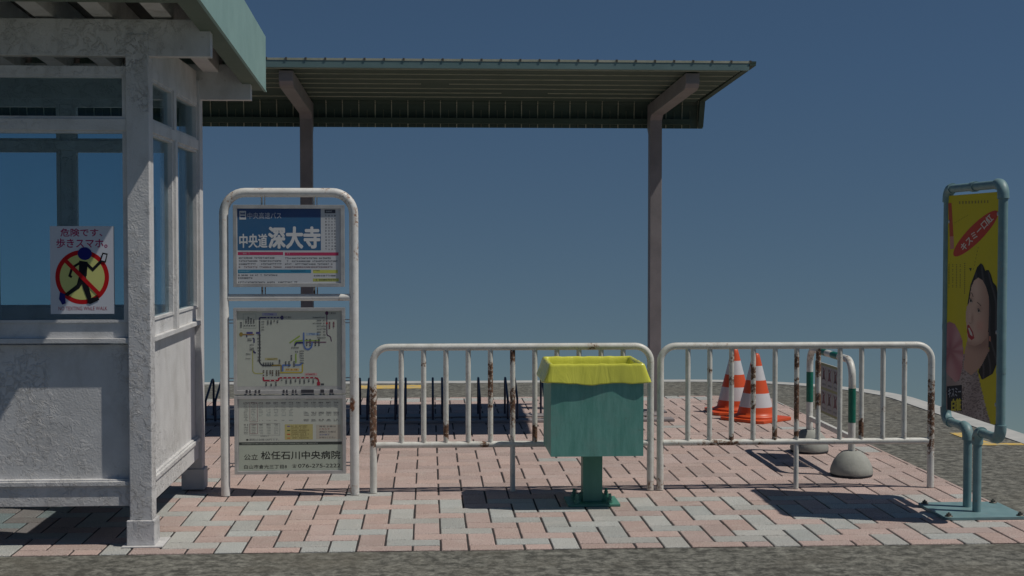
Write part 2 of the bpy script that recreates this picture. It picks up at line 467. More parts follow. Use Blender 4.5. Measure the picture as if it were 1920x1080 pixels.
for a in ((3.70, 3.995, 9.28, 9.36), (3.70, 3.995, 9.80, 9.88), (3.70, 3.80, 9.36, 9.80)): ym.box(*a, -0.0055, -0.002)
tag(ym.build('road_marking', YEL), kind='structure')

# ================================================================ WAITING SHELTER (kiosk)
kx0, kx1, ky0, ky1 = -2.69, -1.24, 6.43, 7.945
K = thing('wooden_shelter', ((kx0 + kx1) / 2, (ky0 + ky1) / 2, 0), 'flaking white wooden shelter with glazed windows under a pale green roof edge', 'shelter')
pw = 0.10
for (x, y) in ((kx1 - pw, ky0), (kx0, ky0), (kx1 - pw, ky1 - pw), (kx0, ky1 - pw)):
    ztop = 2.289 if y == ky0 else 2.24
    p = MB(); p.box(x, x + pw, y, y + pw, 0.118, ztop, bev=0.004); po = p.build('post', WBb, K)
    q = MB(); q.box(x - .012, x + pw + .012, y - .014, y + pw + .014, 0.006, 0.118, bev=0.004); q.build('post_foot', WBb, po)
    if y != ky0: continue
    q = MB(); q.box(x - .03, x + pw + .05, y - .04, y + pw + .07, 0.0012, 0.006); q.build('base_plate', WB, po)
# beams
cbox('beam', WB, K, -2.963, -0.967, 6.436, 6.50, 2.191, 2.355, bev=0.003)
cbox('beam', WB, K, -2.963, -0.967, 7.865, 7.93, 2.137, 2.33, bev=0.003)

def wall(place, u0, u1, mulls, dp=-.044, ds=-.005, da=-.024):
    """place(u0,u1,d0,d1,z0,z1) -> box args; d is distance outward from the post face line"""
    def B(name, a, d0, d1, z0, z1, par=K, bev=0.002, mat=WB):
        return cbox(name, mat, par, *place(a[0], a[1], d0, d1, z0, z1), bev=bev)
    B('wall_panel', (u0, u1), -.070, dp, .298, .905)
    B('ledge', (u0, u1), -.072, -.008, .272, .292)
    B('ledge_trim', (u0, u1), -.068, -.020, .292, .300)
    B('skirting', (u0, u1), -.062, -.018, .180, .272)
    B('sill', (u0, u1), -.068, ds, .914, .936)
    B('apron', (u0, u1), -.060, da, .936, 1.006)
    edges = [u0] + [m for mm in mulls for m in mm] + [u1]
    B('transom', (u0, u1), -.064, -.006, 1.862, 1.914)
    B('head_rail', (u0, u1), -.060, -.012, 2.108, 2.148)
    for mm in mulls:
        B('mullion', mm, -.050, -.001, .937, 1.8615); B('mullion', mm, -.050, -.006, 1.914, 2.108)
    for a, b in zip(edges[::2], edges[1::2]):
        for z0, z1 in ((1.006, 1.862), (1.914, 2.108)):
            fr = MB(); t = .020
            for q in ((a, a + t, z0, z1), (b - t, b, z0, z1), (a + t, b - t, z0, z0 + t * .6), (a + t, b - t, z1 - t * .6, z1)):
                fr.box(*place(q[0], q[1], -.055, -.016, q[2], q[3]))
            wf = fr.build('window', WB, K)
            gl = MB(); gl.box(*place(a + t - .002, b - t + .002, -.040, -.036, z0 + t * .5, z1 - t * .5)); gl.build('pane', GLW, wf)
def pf(a, b, d0, d1, z0, z1): return (a, b, ky0 - d1, ky0 - d0, z0, z1)
def pb(a, b, d0, d1, z0, z1): return (a, b, ky1 + d0, ky1 + d1, z0, z1)
def pr_(a, b, d0, d1, z0, z1): return (kx1 + d0, kx1 + d1, a, b, z0, z1)
def pl(a, b, d0, d1, z0, z1): return (kx0 - d1, kx0 - d0, a, b, z0, z1)
wall(pf, kx0 + pw, kx1 - pw, [(-2.0, -1.932)])
wall(pb, kx0 + pw, kx1 - pw, [(-2.0, -1.932)])
wall(pr_, ky0 + pw, ky1 - pw, [(7.11, 7.17)], -.034, .002, -.022)
wall(pl, ky0 + pw, ky1 - pw, [(7.11, 7.17)], -.034, .002, -.022)
cbox('side_board', WB, K, -1.285, -1.255, ky0 + pw, ky1 - pw, 2.1485, 2.29, bev=0.002)
cbox('side_board', WB, K, -2.675, -2.645, ky0 + pw, ky1 - pw, 2.1485, 2.29, bev=0.002)
# roof
RY0, RY1, RX0, RX1 = 5.765, 8.10, -3.02, -0.91
zb = lambda y: 2.226 - 0.0555 * (y - 7.82)
zr = lambda y: 2.288 - 0.0555 * (y - 7.83)
for i in range(7):
    x = -1.18 - i * 0.26
    m = MB(); m.prism([(5.90, zr(5.90)), (7.98, zr(7.98)), (8.03, zr(8.03) + .12), (5.90, zr(5.90) + .12)], 'x', x - .043, x + .043, bev=0.003)
    m.build('rafter', WB, K)
m = MB(); m.prism([(RY0 + .012, zr(RY0) + .122), (RY1 - .012, zr(RY1) + .122), (RY1 - .012, zr(RY1) + .205), (RY0 + .012, zr(RY0) + .205)], 'x', RX0 + .012, RX1 - .012)
roof = m.build('roof', DECK, K)
t = 0.010
m = MB()
m.prism([(RY0, zb(RY0)), (RY1, zb(RY1)), (RY1, zb(RY1) + .303), (RY0, zb(RY0) + .303)], 'x', RX1 - t, RX1)
m.prism([(RY0, zb(RY0)), (RY1, zb(RY1)), (RY1, zb(RY1) + .303), (RY0, zb(RY0) + .303)], 'x', RX0, RX0 + t)
m.box(RX0 + t, RX1 - t, RY0, RY0 + t, zb(RY0) + .001, zb(RY0) + .302); m.box(RX0 + t, RX1 - t, RY1 - t, RY1, zb(RY1) + .001, zb(RY1) + .302)
m.prism([(RY0 - .003, zb(RY0) - .007), (RY1, zb(RY1) - .007), (RY1, zb(RY1) - .001), (RY0 - .003, zb(RY0) - .001)], 'x', RX1 - t, RX1 + .004)
m.build('fascia', GRUB, roof)
m = MB()
fl = .092
for xa, xb in ((RX1 - t - fl, RX1 - t - .0005), (RX0 + t + .0005, RX0 + t + fl)):
    m.prism([(RY0 + t, zb(RY0)), (RY1 - t, zb(RY1)), (RY1 - t, zb(RY1) + .008), (RY0 + t, zb(RY0) + .008)], 'x', xa, xb)
for ya, yb in ((RY0 + t, RY0 + t + fl), (RY1 - t - fl, RY1 - t)):
    m.prism([(ya, zb(ya) + .001), (yb, zb(yb) + .001), (yb, zb(yb) + .007), (ya, zb(ya) + .007)], 'x', RX0 + t + fl + .001, RX1 - t - fl - .001)
m.build('soffit_flange', SOFF, roof)

# poster taped to the window
PW = thing('warning_poster', (-1.544, 6.4655, 1.24), 'white poster of a struck-through walking figure with a phone, on the shelter window', 'poster')
fx = lambda x: -1.684 + (x - 92) * 0.002335
fz = lambda y: 1.437 - (y - 424) * 0.00239
D = Draw(lambda x, y, l: (fx(x), 6.4525 - l, fz(y)))
PZ = lambda X, Y: (X / 3.0, 360 + Y / 3.0)
m = MB(); m.box(fx(92), fx(212), 6.4529, 6.4655, fz(588), fz(424)); m.build('backing', WB, PW)
D.rect(92, 424, 212, 588, (0.60, 0.62, 0.68), 0)
MAG = (0.36, 0.012, 0.10)
D.text('危険です、', *PZ(336, 206), *PZ(572, 250), MAG, 1, 0.018)
D.text('歩きスマホ。', *PZ(312, 262), *PZ(600, 314), MAG, 1, 0.018)
D.text('NO TEXTING WhiLE WALK', *PZ(320, 643), *PZ(596, 664), (0.35, 0.02, 0.04), 1)
cx, cy = PZ(456, 478); R = 152 / 3.0; RED = (0.50, 0.008, 0.012)
D.disc(cx, cy, R, R * 1.0, RED, 1, 48)
D.disc(cx, cy, R * 0.835, R * 0.835, (0.62, 0.62, 0.22), 2, 48)
BK = (0.008, 0.008, 0.012); NV = (0.012, 0.014, 0.16)
Zp = lambda *a: [PZ(*p) for p in a]
D.poly(Zp((440, 385), (488, 392), (482, 470), (456, 500), (436, 470)), BK, 3)
D.line(Zp((448, 395), (400, 425), (385, 470), (398, 478)), 4.5, BK, 4)
D.line(Zp((478, 400), (516, 436), (562, 390)), 5.5, BK, 4)
D.poly(Zp((440, 465), (478, 480), (440, 540), (372, 585), (352, 575), (425, 520)), BK, 5)
D.poly(Zp((440, 470), (476, 470), (508, 590), (486, 610), (462, 545)), BK, 6)
D.poly(Zp((330, 560), (358, 575), (362, 625), (342, 632), (324, 600)), NV, 6)
D.poly(Zp((486, 598), (545, 588), (552, 606), (500, 630), (484, 624)), BK, 7)
D.line([(cx - R * .66, cy - R * .66), (cx + R * .66, cy + R * .66)], 7.5, RED, 8)
D.disc(*PZ(472, 346), 13.3, 12, NV, 9)
D.poly(Zp((572, 340), (602, 346), (590, 398), (558, 390)), BK, 9)
D.poly(Zp((577, 349), (595, 353), (585, 388), (566, 383)), (0.60, 0.62, 0.68), 10)
D.build('print', POSTER, PW)

# ================================================================ LARGE BUS SHELTER CANOPY
CX0, CX1 = -4.05, 2.204
Cn = thing('canopy', (-1.0, 11.2, 0), 'long dark green metal canopy on mauve posts reaching over the cycle racks', 'canopy')
def roofz(y): return 2.530 - 0.0515 * (y - 9.5)      # underside of the lining
# roof sheet with seams
m = MB()
m.prism([(9.50, 2.557), (11.27, 2.488), (11.27, 2.500), (9.50, 2.571)], 'x', CX0, CX1)
cur = [(11.27, 2.494)] + [(11.27 + .085 * math.sin(a), 2.494 - .05 + .05 * math.cos(a) - 0.0 * a) for a in (0.3, 0.7, 1.1, 1.5)] + [(11.37, 2.33), (11.375, 2.262)]
for (a, b) in zip(cur, cur[1:]):
    d = Vector((b[0] - a[0], b[1] - a[1])).normalized(); nn = Vector((-d.y, d.x)) * .006
    m.prism([(a[0] - nn.x, a[1] - nn.y), (b[0] - nn.x, b[1] - nn.y), (b[0] + nn.x, b[1] + nn.y), (a[0] + nn.x, a[1] + nn.y)], 'x', CX0 + .001, CX1 - .001)
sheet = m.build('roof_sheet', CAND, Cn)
m = MB(); x = CX0 + .02; i = 0
while x < CX1:
    m.prism([(9.492, 2.5712), (11.26, 2.5005), (11.27, 2.506), (9.492, 2.5755)], 'x', x - .006, x + .006); x += .129
m.build('roof_seam', CANR, sheet)
m = MB(); x = CX0 + .02
while x < CX1 - .02:
    w = .0035
    m = MB()
    for (a, b) in zip(cur[1:], cur[2:]):
        m.prism([(a[0] - .016, a[1] - .004), (b[0] - .016, b[1] - .0), (b[0] - .006, b[1]), (a[0] - .006, a[1] - .004)], 'x', x - w, x + w)
    m.build('rib', CANT, sheet); x += .129
m = MB(); m.box(-.003, .003, 11.353, 11.366, 2.265, 2.40)
x = CX0 + .085; r0 = None
while x < CX1 - .02:
    if r0 is None: r0 = m.build('small_rib', CANR, sheet)
    else: r0 = r0.copy(); COL.objects.link(r0)
    r0.location = (x, 0, 0); x += .129
cbox('front_trim', CANT, Cn, CX0, CX1 - .045, 9.486, 9.4995, 2.556, 2.5705)
m = MB(); m.box(-.006, .006, 9.483, 9.4855, 2.558, 2.574)
x = CX0 + .02; r0 = None
while x < CX1 - .04:
    if r0 is None: r0 = m.build('trim_clip', DECK, Cn)
    else: r0 = r0.copy(); COL.objects.link(r0)
    r0.location = (x, 0, 0); x += .129
cbox('fascia', CANF, Cn, CX0, CX1 - .05, 9.488, 9.52, 2.509, 2.5555)
# lining planks
ys = [9.53, 9.76, 10.0, 10.24, 10.48, 10.72, 10.96, 11.20]
m = MB(); mt = MB()
rr = random.Random(4)
for i, (a, b) in enumerate(zip(ys, ys[1:])):
    z0, z1 = 2.514 - .030 * (a - 9.5), 2.514 - .030 * (b - 9.5)
    m.prism([(a + .006, z0), (b - .006, z1 - .004), (b - .006, z1 + .010), (a + .006, z0 + .012)], 'x', CX0 + .05, 2.11)
for i, a in enumerate(ys[:-1]):
    z0 = 2.514 - .030 * (a - 9.5)
    segs = [(CX0 + .05, 2.10)]
    if i == 3: segs = [(CX0 + .05, -0.05), (0.15, 2.10)]
    if i == 5: segs = [(CX0 + .05, -1.4), (-0.9, 0.55), (0.9, 2.10)]
    for s0, s1 in segs: mt.box(s0, s1, a - .005, a + .0045, z0 - .010, z0 + .008)  # pale strips added between planks; their colour stands for lit plank edges
m.build('lining', CAND, Cn); mt.build('lit_edge_strip', CANT, Cn)
cbox('rear_beam', CAND, Cn, CX0 + .05, CX1 - .1, 11.30, 11.348, 2.290, 2.333)
m = MB(); m.prism([(9.50, 2.542), (11.25, 2.470), (11.335, 2.27), (11.366, 2.27), (11.35, 2.43), (11.27, 2.486), (9.50, 2.5555)], 'x', CX1 - .044, CX1 - .002)
m.build('end_plate', CAND, Cn)
for xc in (1.792, -0.947, -3.686):
    w = .0475
    prof = [(11.15, 0.0), (11.25, 0.0), (11.25, 2.20), (11.30, 2.25), (11.30, 2.40), (9.62, 2.486), (9.62, 2.40), (11.15, 2.363)]
    prof = [(11.15, 0.004), (11.25, 0.004), (11.25, 2.20), (11.297, 2.25), (11.297, 2.44), (9.60, 2.502), (9.60, 2.43), (9.63, 2.402), (9.70, 2.392), (11.10, 2.345), (11.15, 2.31)]
    m = MB(); m.prism(prof, 'x', xc - w, xc + w, bev=0.005); p = m.build('post', CANP, Cn)
    cbox('foot_plate', CANP, p, xc - .09, xc + .09, 11.11, 11.29, 0.0015, .012)

# ================================================================ CYCLE RACK
Rk = thing('cycle_rack', (-1.0, 10.85, 0), 'row of paired dark navy cycle hoops standing in the shade of the canopy', 'cycle rack')
cbox('rail', RAIL, Rk, -3.7, 1.85, 10.58, 10.72, 0.0015, .020, bev=.002)
cbox('rail', RAIL, Rk, -3.7, 1.80, 10.90, 11.08, 0.0015, .012, bev=.003)
for i in range(-8, 7):
    for dx in (-0.250, -0.178):
        x = dx + i * 0.2815
        if i == 6 and dx > -.2: pass
        m = MB()
        m.tube([(x, 10.655, .01), (x, 10.655, .150), (x, 10.665, .172), (x, 10.96, .283), (x, 11.0, .295), (x, 11.03, .295), (x, 11.055, .278), (x, 11.06, .25), (x, 11.06, .01)], .0088, 10, .05)
        m.build('hoop', RACK, Rk)

# ================================================================ BARRIERS
def barrier(x0, label, seed, rust_frame, rust_low, rust_bal, group):
    W = 1.512; y = 7.70
    B = thing('tube_barrier', (x0 + W / 2, y, 0), label, 'barrier', group)
    m = MB(); m.tube([(a, y, b) for a, b in arch2(x0, x0 + W, .793, .003, .085)], .0192, 18, .015)
    m.build('frame', WT, B, rust=[(x0 + a, y, b, c, 9, d, e) for a, b, c, d, e in rust_frame])
    m = MB(); m.tube([(x0 + .015, y, .262), (x0 + W - .015, y, .262)], .0172, 16, .015)
    m.build('lower_rail', WT, B, rust=[(x0 + a, y, b, c, 9, d, e) for a, b, c, d, e in rust_low])
    for i in range(11):
        x = x0 + .152 + .1208 * i; zb_ = .003 if i == 5 else .27
        m = MB(); m.tube([(x, y, zb_), (x, y, .79)], .0142, 12, .012)
        m.build('baluster', WT, B, rust=[(x, y, b, 9, 9, d, e) for (j, b, d, e) in rust_bal if j == i] + [(x, y, .3, 9, 9, .02, .3)])
    return B
barrier(-.300, 'white barrier behind the green bin, long rust patch on its left post', 1,
        [(0, .40, .05, .16, 1.0), (0, .55, .05, .05, .8), (0, .30, .04, .06, 1.0), (1.19, .80, .03, .05, .8), (1.51, .03, .05, .03, .7), (1.50, .72, .03, .03, .35)],
        [(.60, .25, .03, .04, 1.0)],
        [(2, .34, .05, 1.1), (4, .66, .06, .9), (4, .57, .07, .9), (4, .48, .03, .8), (5, .74, .04, 1.0), (5, .50, .08, 1.0), (5, .40, .06, .7), (6, .32, .05, 1.1), (1, .70, .015, .8), (7, .6, .06, .6)],
        'white barriers along the pavement')
barrier(1.266, 'white tube barrier with a rusty right post, in front of the cones', 2,
        [(1.512, .42, .05, .16, 1.0), (1.512, .28, .05, .12, .85), (1.512, .58, .04, .03, .8), (0, .04, .05, .04, .6), (.3, .80, .1, .02, .45), (.02, .2, .05, .2, .25)],
        [(.33, .25, .14, .03, .95), (.56, .25, .05, .02, .7), (.08, .25, .03, .03, .5)],
        [(5, .70, .05, 1.0), (5, .53, .09, 1.1), (5, .43, .06, 1.1), (5, .31, .02, 1.0), (6, .70, .09, .95), (6, .49, .05, 1.0), (3, .64, .05, .9), (3, .56, .03, .9), (3, .47, .06, .8), (4, .31, .05, 1.0),
         (8, .34, .06, 1.1), (1, .66, .02, .7), (2, .28, .03, .9), (2, .60, .03, .8), (2, .72, .03, .6), (9, .44, .02, .6), (10, .70, .02, .6), (7, .72, .03, .3)],
        'white barriers along the pavement')

# ================================================================ BUS STOP SIGN
S = thing('bus_stop_sign', (-.744, 7.66, 0), 'white tube frame holding a blue bus stop notice, a route map and a timetable', 'bus stop sign')
sx0, sx1 = -1.088, -.399; ST = 1.626
m = MB(); m.tube([(a, 7.66, b) for a, b in arch2(sx0, sx1, ST, .003, .115)], .0246, 20, .015)
m.build('frame', WS, S, rust=[(-1.06, 7.66, 1.60, .06, 9, .05, .48), (-.43, 7.66, 1.60, .05, 9, .05, .55), (-.90, 7.66, 1.655, .05, 9, .02, .55), (-.55, 7.66, 1.65, .03, 9, .03, .55),
      (-.375, 7.66, 1.50, .03, 9, .08, .6), (-.375, 7.66, 1.30, .03, 9, .06, .55), (-.41, 7.66, .49, .016, 9, .055, .95), (-.41, 7.66, .03, .04, 9, .03, .5), (-1.1, 7.66, 1.48, .03, 9, .03, .4)])
m = MB(); m.tube([(sx0 + .02, 7.66, 1.066), (sx1 - .02, 7.66, 1.066)], .0185, 16, .02); m.build('crossbar', WS, S, rust=[(-.48, 7.66, 1.05, .03, 9, .02, .6)])
for x in (-.884, -.607):
    for z0, z1 in ((1.555, 1.605), (1.08, 1.128)):
        m = MB(); m.tube([(x - .004, 7.672, z0), (x - .004, 7.672, z1)], .0052, 8, .05); m.tube([(x + .012, 7.672, z0), (x + .012, 7.672, z1)], .0030, 8, .05); m.build('hanger', WT, S, rust=[(x, 7.67, 1.1, 9, 9, .05, .9)])
for z in (.935, .622, .475, .165):
    for xa, xb in ((sx0 + .018, -1.034), (-.446, sx1 - .018)):
        m = MB()
        m.box(xa, xb, 7.655, 7.665, z + .009, z + .014); m.box(xa, xb, 7.655, 7.665, z - .008, z - .003); m.build('bracket', ALUD, S)
ax = lambda x: -1.0375 + (x - 438) * 0.002824
az = lambda y: 1.56 - (y - 384) * 0.002857
YB = 7.632                                                           # front of the board frames
def board(name, px0, px1, py0, py1, t0, tb=None):
    tb = tb or t0
    X0, X1, Z1, Z0 = ax(px0), ax(px1), az(py0), az(py1); t = t0 * .00284
    m = MB(); m.box(X0 + .004, X1 - .004, YB + .0095, YB + .045, Z0 + .004, Z1 - .004); b = m.build(name, ALU, S)
    m = MB(); tt = tb * .00284
    for a in ((X0, X0 + t, Z0, Z1), (X1 - t, X1, Z0, Z1), (X0 + t, X1 - t, Z0, Z0 + tt), (X0 + t, X1 - t, Z1 - t, Z1)): m.box(a[0], a[1], YB, YB + .040, a[2], a[3], bev=.0012)
    m.build('board_frame', ALU, b)
    return b
DT = lambda x, y, l: (ax(x), YB + .0092 - l, az(y))
# -- upper board
b1 = board('notice_board', 438.5, 647, 384, 537, 7)
D = Draw(DT); D.dl = .0002
Z4 = lambda X, Y: (400 + X / 4.91, 340 + Y / 4.91)
SHEET = (0.50, 0.52, 0.55); WHT = (0.56, 0.58, 0.60); DK = (0.045, 0.05, 0.06)
D.rect(445, 391, 640, 530, SHEET, 0)
D.rect(*Z4(228, 250), *Z4(995, 632), (0.022, 0.105, 0.235), 1)
D.rect(*Z4(228, 250), *Z4(995, 330), (0.02, 0.062, 0.19), 2)
a = Z4(248, 272); b = Z4(308, 350)
D.rect(*a, *b, WHT, 3); D.rect(a[0] + 1.6, a[1] + 2, b[0] - 1.6, a[1] + 6.5, (0.02, 0.062, 0.19), 4); D.rect(a[0] + 1.6, a[1] + 9, b[0] - 1.6, a[1] + 12, (0.02, 0.062, 0.19), 4)
D.rect(a[0] + 2.5, a[1] + 2.6, b[0] - 2.5, a[1] + 4, WHT, 5)
D.text('中央高速バス', *Z4(322, 286), *Z4(632, 344), (0.42, 0.45, 0.52), 3, 0.006)
D.text('中央道', *Z4(247, 482), *Z4(500, 607), (0.58, 0.60, 0.62), 3, 0.022)
D.text('深大寺', *Z4(516, 420), *Z4(985, 610), (0.60, 0.61, 0.62), 3, 0.040)
PNK = (0.42, 0.028, 0.10)
D.rect(*Z4(230, 647), *Z4(646, 675), PNK, 1); D.rect(*Z4(662, 651), *Z4(1157, 680), PNK, 1)
D.scrib(*[Z4(245, 0)[0], Z4(385, 0)[0]], Z4(0, 652)[1], 3.4, (.5, .3, .35), 2, 1); D.scrib(Z4(680, 0)[0], Z4(738, 0)[0], Z4(0, 655)[1], 3.4, (.5, .3, .35), 2, 2)
for i in range(4):
    D.scrib(Z4(240, 0)[0], Z4(575 + (60 if i else 0), 0)[0], Z4(0, 694 + 28 * i)[1], 3.2, DK if i < 3 else (.12, .05, .05), 1, i, .93)
    D.scrib(Z4(664, 0)[0], Z4(1110 + 40 * (i == 1), 0)[0], Z4(0, 697 + 27 * i)[1], 3.2, DK if i < 3 else (.12, .05, .06), 1, i + 9, .93)
D.rect(*Z4(230, 808), *Z4(903, 840), (0.018, 0.19, 0.33), 1); D.scrib(Z4(240, 0)[0], Z4(345, 0)[0], Z4(0, 815)[1], 3.2, (.2, .4, .5), 2, 5)
D.rect(*Z4(716, 816), *Z4(850, 826), (0.012, 0.13, 0.24), 2)
D.rect(*Z4(920, 812), *Z4(1150, 842), (0.48, 0.50, 0.11), 1); D.rect(*Z4(920, 890), *Z4(1158, 918), (0.40, 0.42, 0.10), 1)
D.scrib(Z4(925, 0)[0], Z4(980, 0)[0], Z4(0, 814)[1], 2.0, DK, 2, 3); D.scrib(Z4(930, 0)[0], Z4(1130, 0)[0], Z4(0, 857)[1], 3.2, DK, 1, 4); D.scrib(Z4(930, 0)[0], Z4(1140, 0)[0], Z4(0, 895)[1], 3.2, DK, 2, 6)
D.scrib(Z4(232, 0)[0], Z4(590, 0)[0], Z4(0, 852)[1], 3.2, DK, 1, 7); D.scrib(Z4(232, 0)[0], Z4(368, 0)[0], Z4(0, 877)[1], 3.4, DK, 1, 8); D.scrib(Z4(232, 0)[0], Z4(770, 0)[0], Z4(0, 917)[1], 3.0, DK, 1, 9)
D.rect(*Z4(1030, 258), *Z4(1130, 292), (0.03, 0.035, 0.06), 1); D.scrib(Z4(1045, 0)[0], Z4(1118, 0)[0], Z4(0, 268)[1], 3, (.4, .42, .45), 2, 3)
for i in range(12):
    y = Z4(0, 306 + 28.0 * i)[1]
    for j, xx in enumerate((1036, 1064, 1092, 1118)): D.scrib(Z4(xx, 0)[0], Z4(xx, 0)[0] + 3.8, y, 3.3, DK if j in (0, 3) else (.12, .12, .14), 1, i * 5 + j, 1, 3.4)
D.build('print', PRINT, b1)
# -- route map
b2 = board('route_map', 438, 647.5, 576, 737, 6, 7)
D = Draw(DT); D.dl = .0002
Z5 = lambda X, Y: (400 + X / 5.143, 550 + Y / 5.143)
q5 = lambda *a: [Z5(*p) for p in a]
D.rect(*Z5(228, 165), *Z5(1232, 890), (0.40, 0.43, 0.385), 0)
BL = (0.018, 0.018, 0.10); OLV = (0.22, 0.16, 0.03); YLW = (0.40, 0.33, 0.04); LG = (0.22, 0.34, 0.04); SB = (0.07, 0.14, 0.38); CR = (0.30, 0.006, 0.03)
def run(pts, w, col, L, r=4): D.rline(q5(*pts), w, col, L, r)
run([(446, 250), (446, 228), (650, 228)], 2.9, BL, 2, 3)
D.disc(*Z5(663, 228), 3.1, 4, BL, 3); D.text('中工場前', *Z5(684, 214), *Z5(752, 238), DK, 3)
run([(446, 255), (446, 560), (440, 650), (468, 690), (640, 690)], 2.6, DK, 2, 3)
D.rect(*Z5(320, 364), *Z5(380, 385), (0.05, 0.05, 0.20), 2); D.rect(*Z5(412, 364), *Z5(452, 384), (0.04, 0.04, 0.16), 3); run([(322, 384), (322, 415)], 2.3, BL, 3); run([(378, 425), (392, 428), (392, 470)], 2.5, BL, 3, 2)
D.disc(*Z5(268, 388), 3.4, 4, OLV, 3); run([(285, 389), (395, 389)], 2.2, (0.22, 0.13, 0.05), 4)
run([(388, 545), (390, 560), (408, 568)], 3, BL, 3)
run([(378, 540), (378, 750), (400, 765), (480, 765)], 1.7, (0.34, 0.34, 0.10), 2, 3)
run([(640, 758), (858, 758), (858, 665)], 2.6, YLW, 3, 3); run([(560, 686), (652, 686), (652, 745)], 2.6, OLV, 3, 2)
run([(666, 745), (666, 686), (745, 686)], 3.0, SB, 4, 1.5); run([(785, 686), (835, 684), (860, 664)], 2.6, SB, 4, 2)
run([(795, 665), (795, 575)], 2.3, LG, 4); run([(785, 505), (788, 455), (860, 450)], 2.6, LG, 3, 4); run([(735, 472), (835, 404)], 2.6, (0.24, 0.34, 0.06), 3)
run([(785, 500), (800, 470), (880, 470)], 3.2, BL, 4, 2)
run([(872, 372), (872, 500), (890, 534), (930, 534), (952, 500), (952, 465)], 2.6, SB, 5, 4)
run([(870, 450), (1030, 450)], 2.0, LG, 3); run([(890, 466), (1090, 466)], 1.6, (0.12, 0.02, 0.08), 4)
run([(1096, 195), (1096, 400), (1130, 410), (1140, 460)], 1.7, (0.06, 0.01, 0.06), 2, 3)
D.disc(*Z5(1096, 186), 3.2, 3.6, (0.06, 0.01, 0.06), 3); D.text('工業団地', *Z5(1116, 177), *Z5(1184, 197), DK, 3)
D.disc(*Z5(1096, 284), 1.9, 2, (0.35, 0.03, 0.03), 3)
run([(480, 800), (480, 834), (628, 834), (628, 808)], 3.0, CR, 3, 2.5)
run([(636, 808), (985, 808), (1012, 825), (1016, 865)], 2.8, CR, 3, 4)
D.rect(*Z5(998, 850), *Z5(1028, 884), CR, 4); D.rect(*Z5(1034, 864), *Z5(1066, 882), DK, 3)
for x in range(660, 980, 43): D.rect(*Z5(x, 803), *Z5(x + 14, 813), (0.45, 0.42, 0.42), 4)
for x in (540, 585): D.rect(*Z5(x, 829), *Z5(x + 12, 839), (0.45, 0.42, 0.42), 4)
for x in range(512, 640, 30): D.rect(*Z5(x, 223), *Z5(x + 12, 233), (0.30, 0.33, 0.34), 4)
D.rect(*Z5(470, 182), *Z5(615, 210), (0.28, 0.30, 0.42), 1); D.scrib(Z5(495, 0)[0], Z5(590, 0)[0], Z5(0, 188)[1], 3.4, (0.08, 0.08, 0.3), 2, 3)
D.rect(*Z5(895, 375), *Z5(1025, 400), (0.28, 0.36, 0.45), 1); D.scrib(Z5(905, 0)[0], Z5(1015, 0)[0], Z5(0, 380)[1], 3, (0.08, 0.15, 0.3), 2, 4)
D.rect(*Z5(690, 718), *Z5(825, 742), (0.50, 0.38, 0.16), 2); D.scrib(Z5(700, 0)[0], Z5(815, 0)[0], Z5(0, 722)[1], 3, (0.25, 0.08, 0.02), 3, 5)
D.rect(*Z5(880, 764), *Z5(1000, 788), (0.48, 0.30, 0.30), 1); D.scrib(Z5(890, 0)[0], Z5(990, 0)[0], Z5(0, 769)[1], 3, (0.3, 0.02, 0.03), 2, 6)
D.rect(*Z5(495, 615), *Z5(620, 638), (0.38, 0.36, 0.20), 1); D.scrib(Z5(505, 0)[0], Z5(615, 0)[0], Z5(0, 620)[1], 3, (0.2, 0.17, 0.03), 2, 7)
for p0, p1 in (((290, 192), (412, 192)), ((412, 192), (412, 330)), ((412, 330), (290, 330)), ((290, 330), (290, 192))): D.line(q5(p0, p1), .5, (0.14, 0.18, 0.15), 1)
def vtext(x, y0, y1, s, col=DK):
    rd = random.Random(s); y = y0
    while y < y1:
        if rd.random() < .88: D.rect(*Z5(x - 1, y), *Z5(x + 14, y + 9), col, 5)
        if rd.random() < .6: D.rect(*Z5(x + 3, y + 9), *Z5(x + 10, y + 11), col, 5)
        y += 14
for i, x in enumerate((310, 333, 358, 384)): vtext(x, 245 - 25 * (i in (1, 2)), 285, i)
for x in range(296, 410, 23): vtext(x, 300, 312, x)
vtext(262, 270, 350, 5)
for i in range(4): vtext(520 + 31 * i, 255, 295 - 8 * i, i + 9)
for i in range(9): D.scrib(Z5(425, 0)[0], Z5(462, 0)[0], Z5(0, 390 + 30 * i)[1], 3.6, DK, 5, i, 1)
for i in range(4): D.scrib(Z5(465, 0)[0], Z5(492, 0)[0], Z5(0, 260 + 26 * i)[1], 2.8, DK, 5, i + 3, 1)
for i in range(5): vtext(476 + 22 * i, 660, 695, i + 30)
for i, x in enumerate((475, 508, 540, 562, 600, 622)): vtext(x, 735, 790, i + 40, (0.08, 0.05, 0.03))
for x in (690, 722, 770): vtext(x, 650, 700, x)
for x in (745, 630): vtext(x, 590 if x == 745 else 620, 640 if x == 745 else 665, x)
for x in (893, 926, 978, 1012): vtext(x, 435, 495, x)
for i in range(6): D.scrib(Z5(832, 0)[0], Z5(878, 0)[0], Z5(0, 545 + 23 * i)[1], 2.8, DK, 5, i + 60, 1)
for i, x in enumerate((650, 694, 738, 784, 826, 868, 912, 955)): vtext(x, 826, 850 + (i % 3) * 8, x)
for i, x in enumerate((500, 548, 594)): vtext(x, 850, 880, x)
for i in range(8): D.scrib(Z5(1000 - 40 * (i in (0, 2)), 0)[0], Z5(1082, 0)[0], Z5(0, 222 + 28 * i)[1], 2.8, DK, 5, i + 70, .95)
for x in (1115, 1156): vtext(x, 270, 330, x, (0.15, 0.03, 0.05))
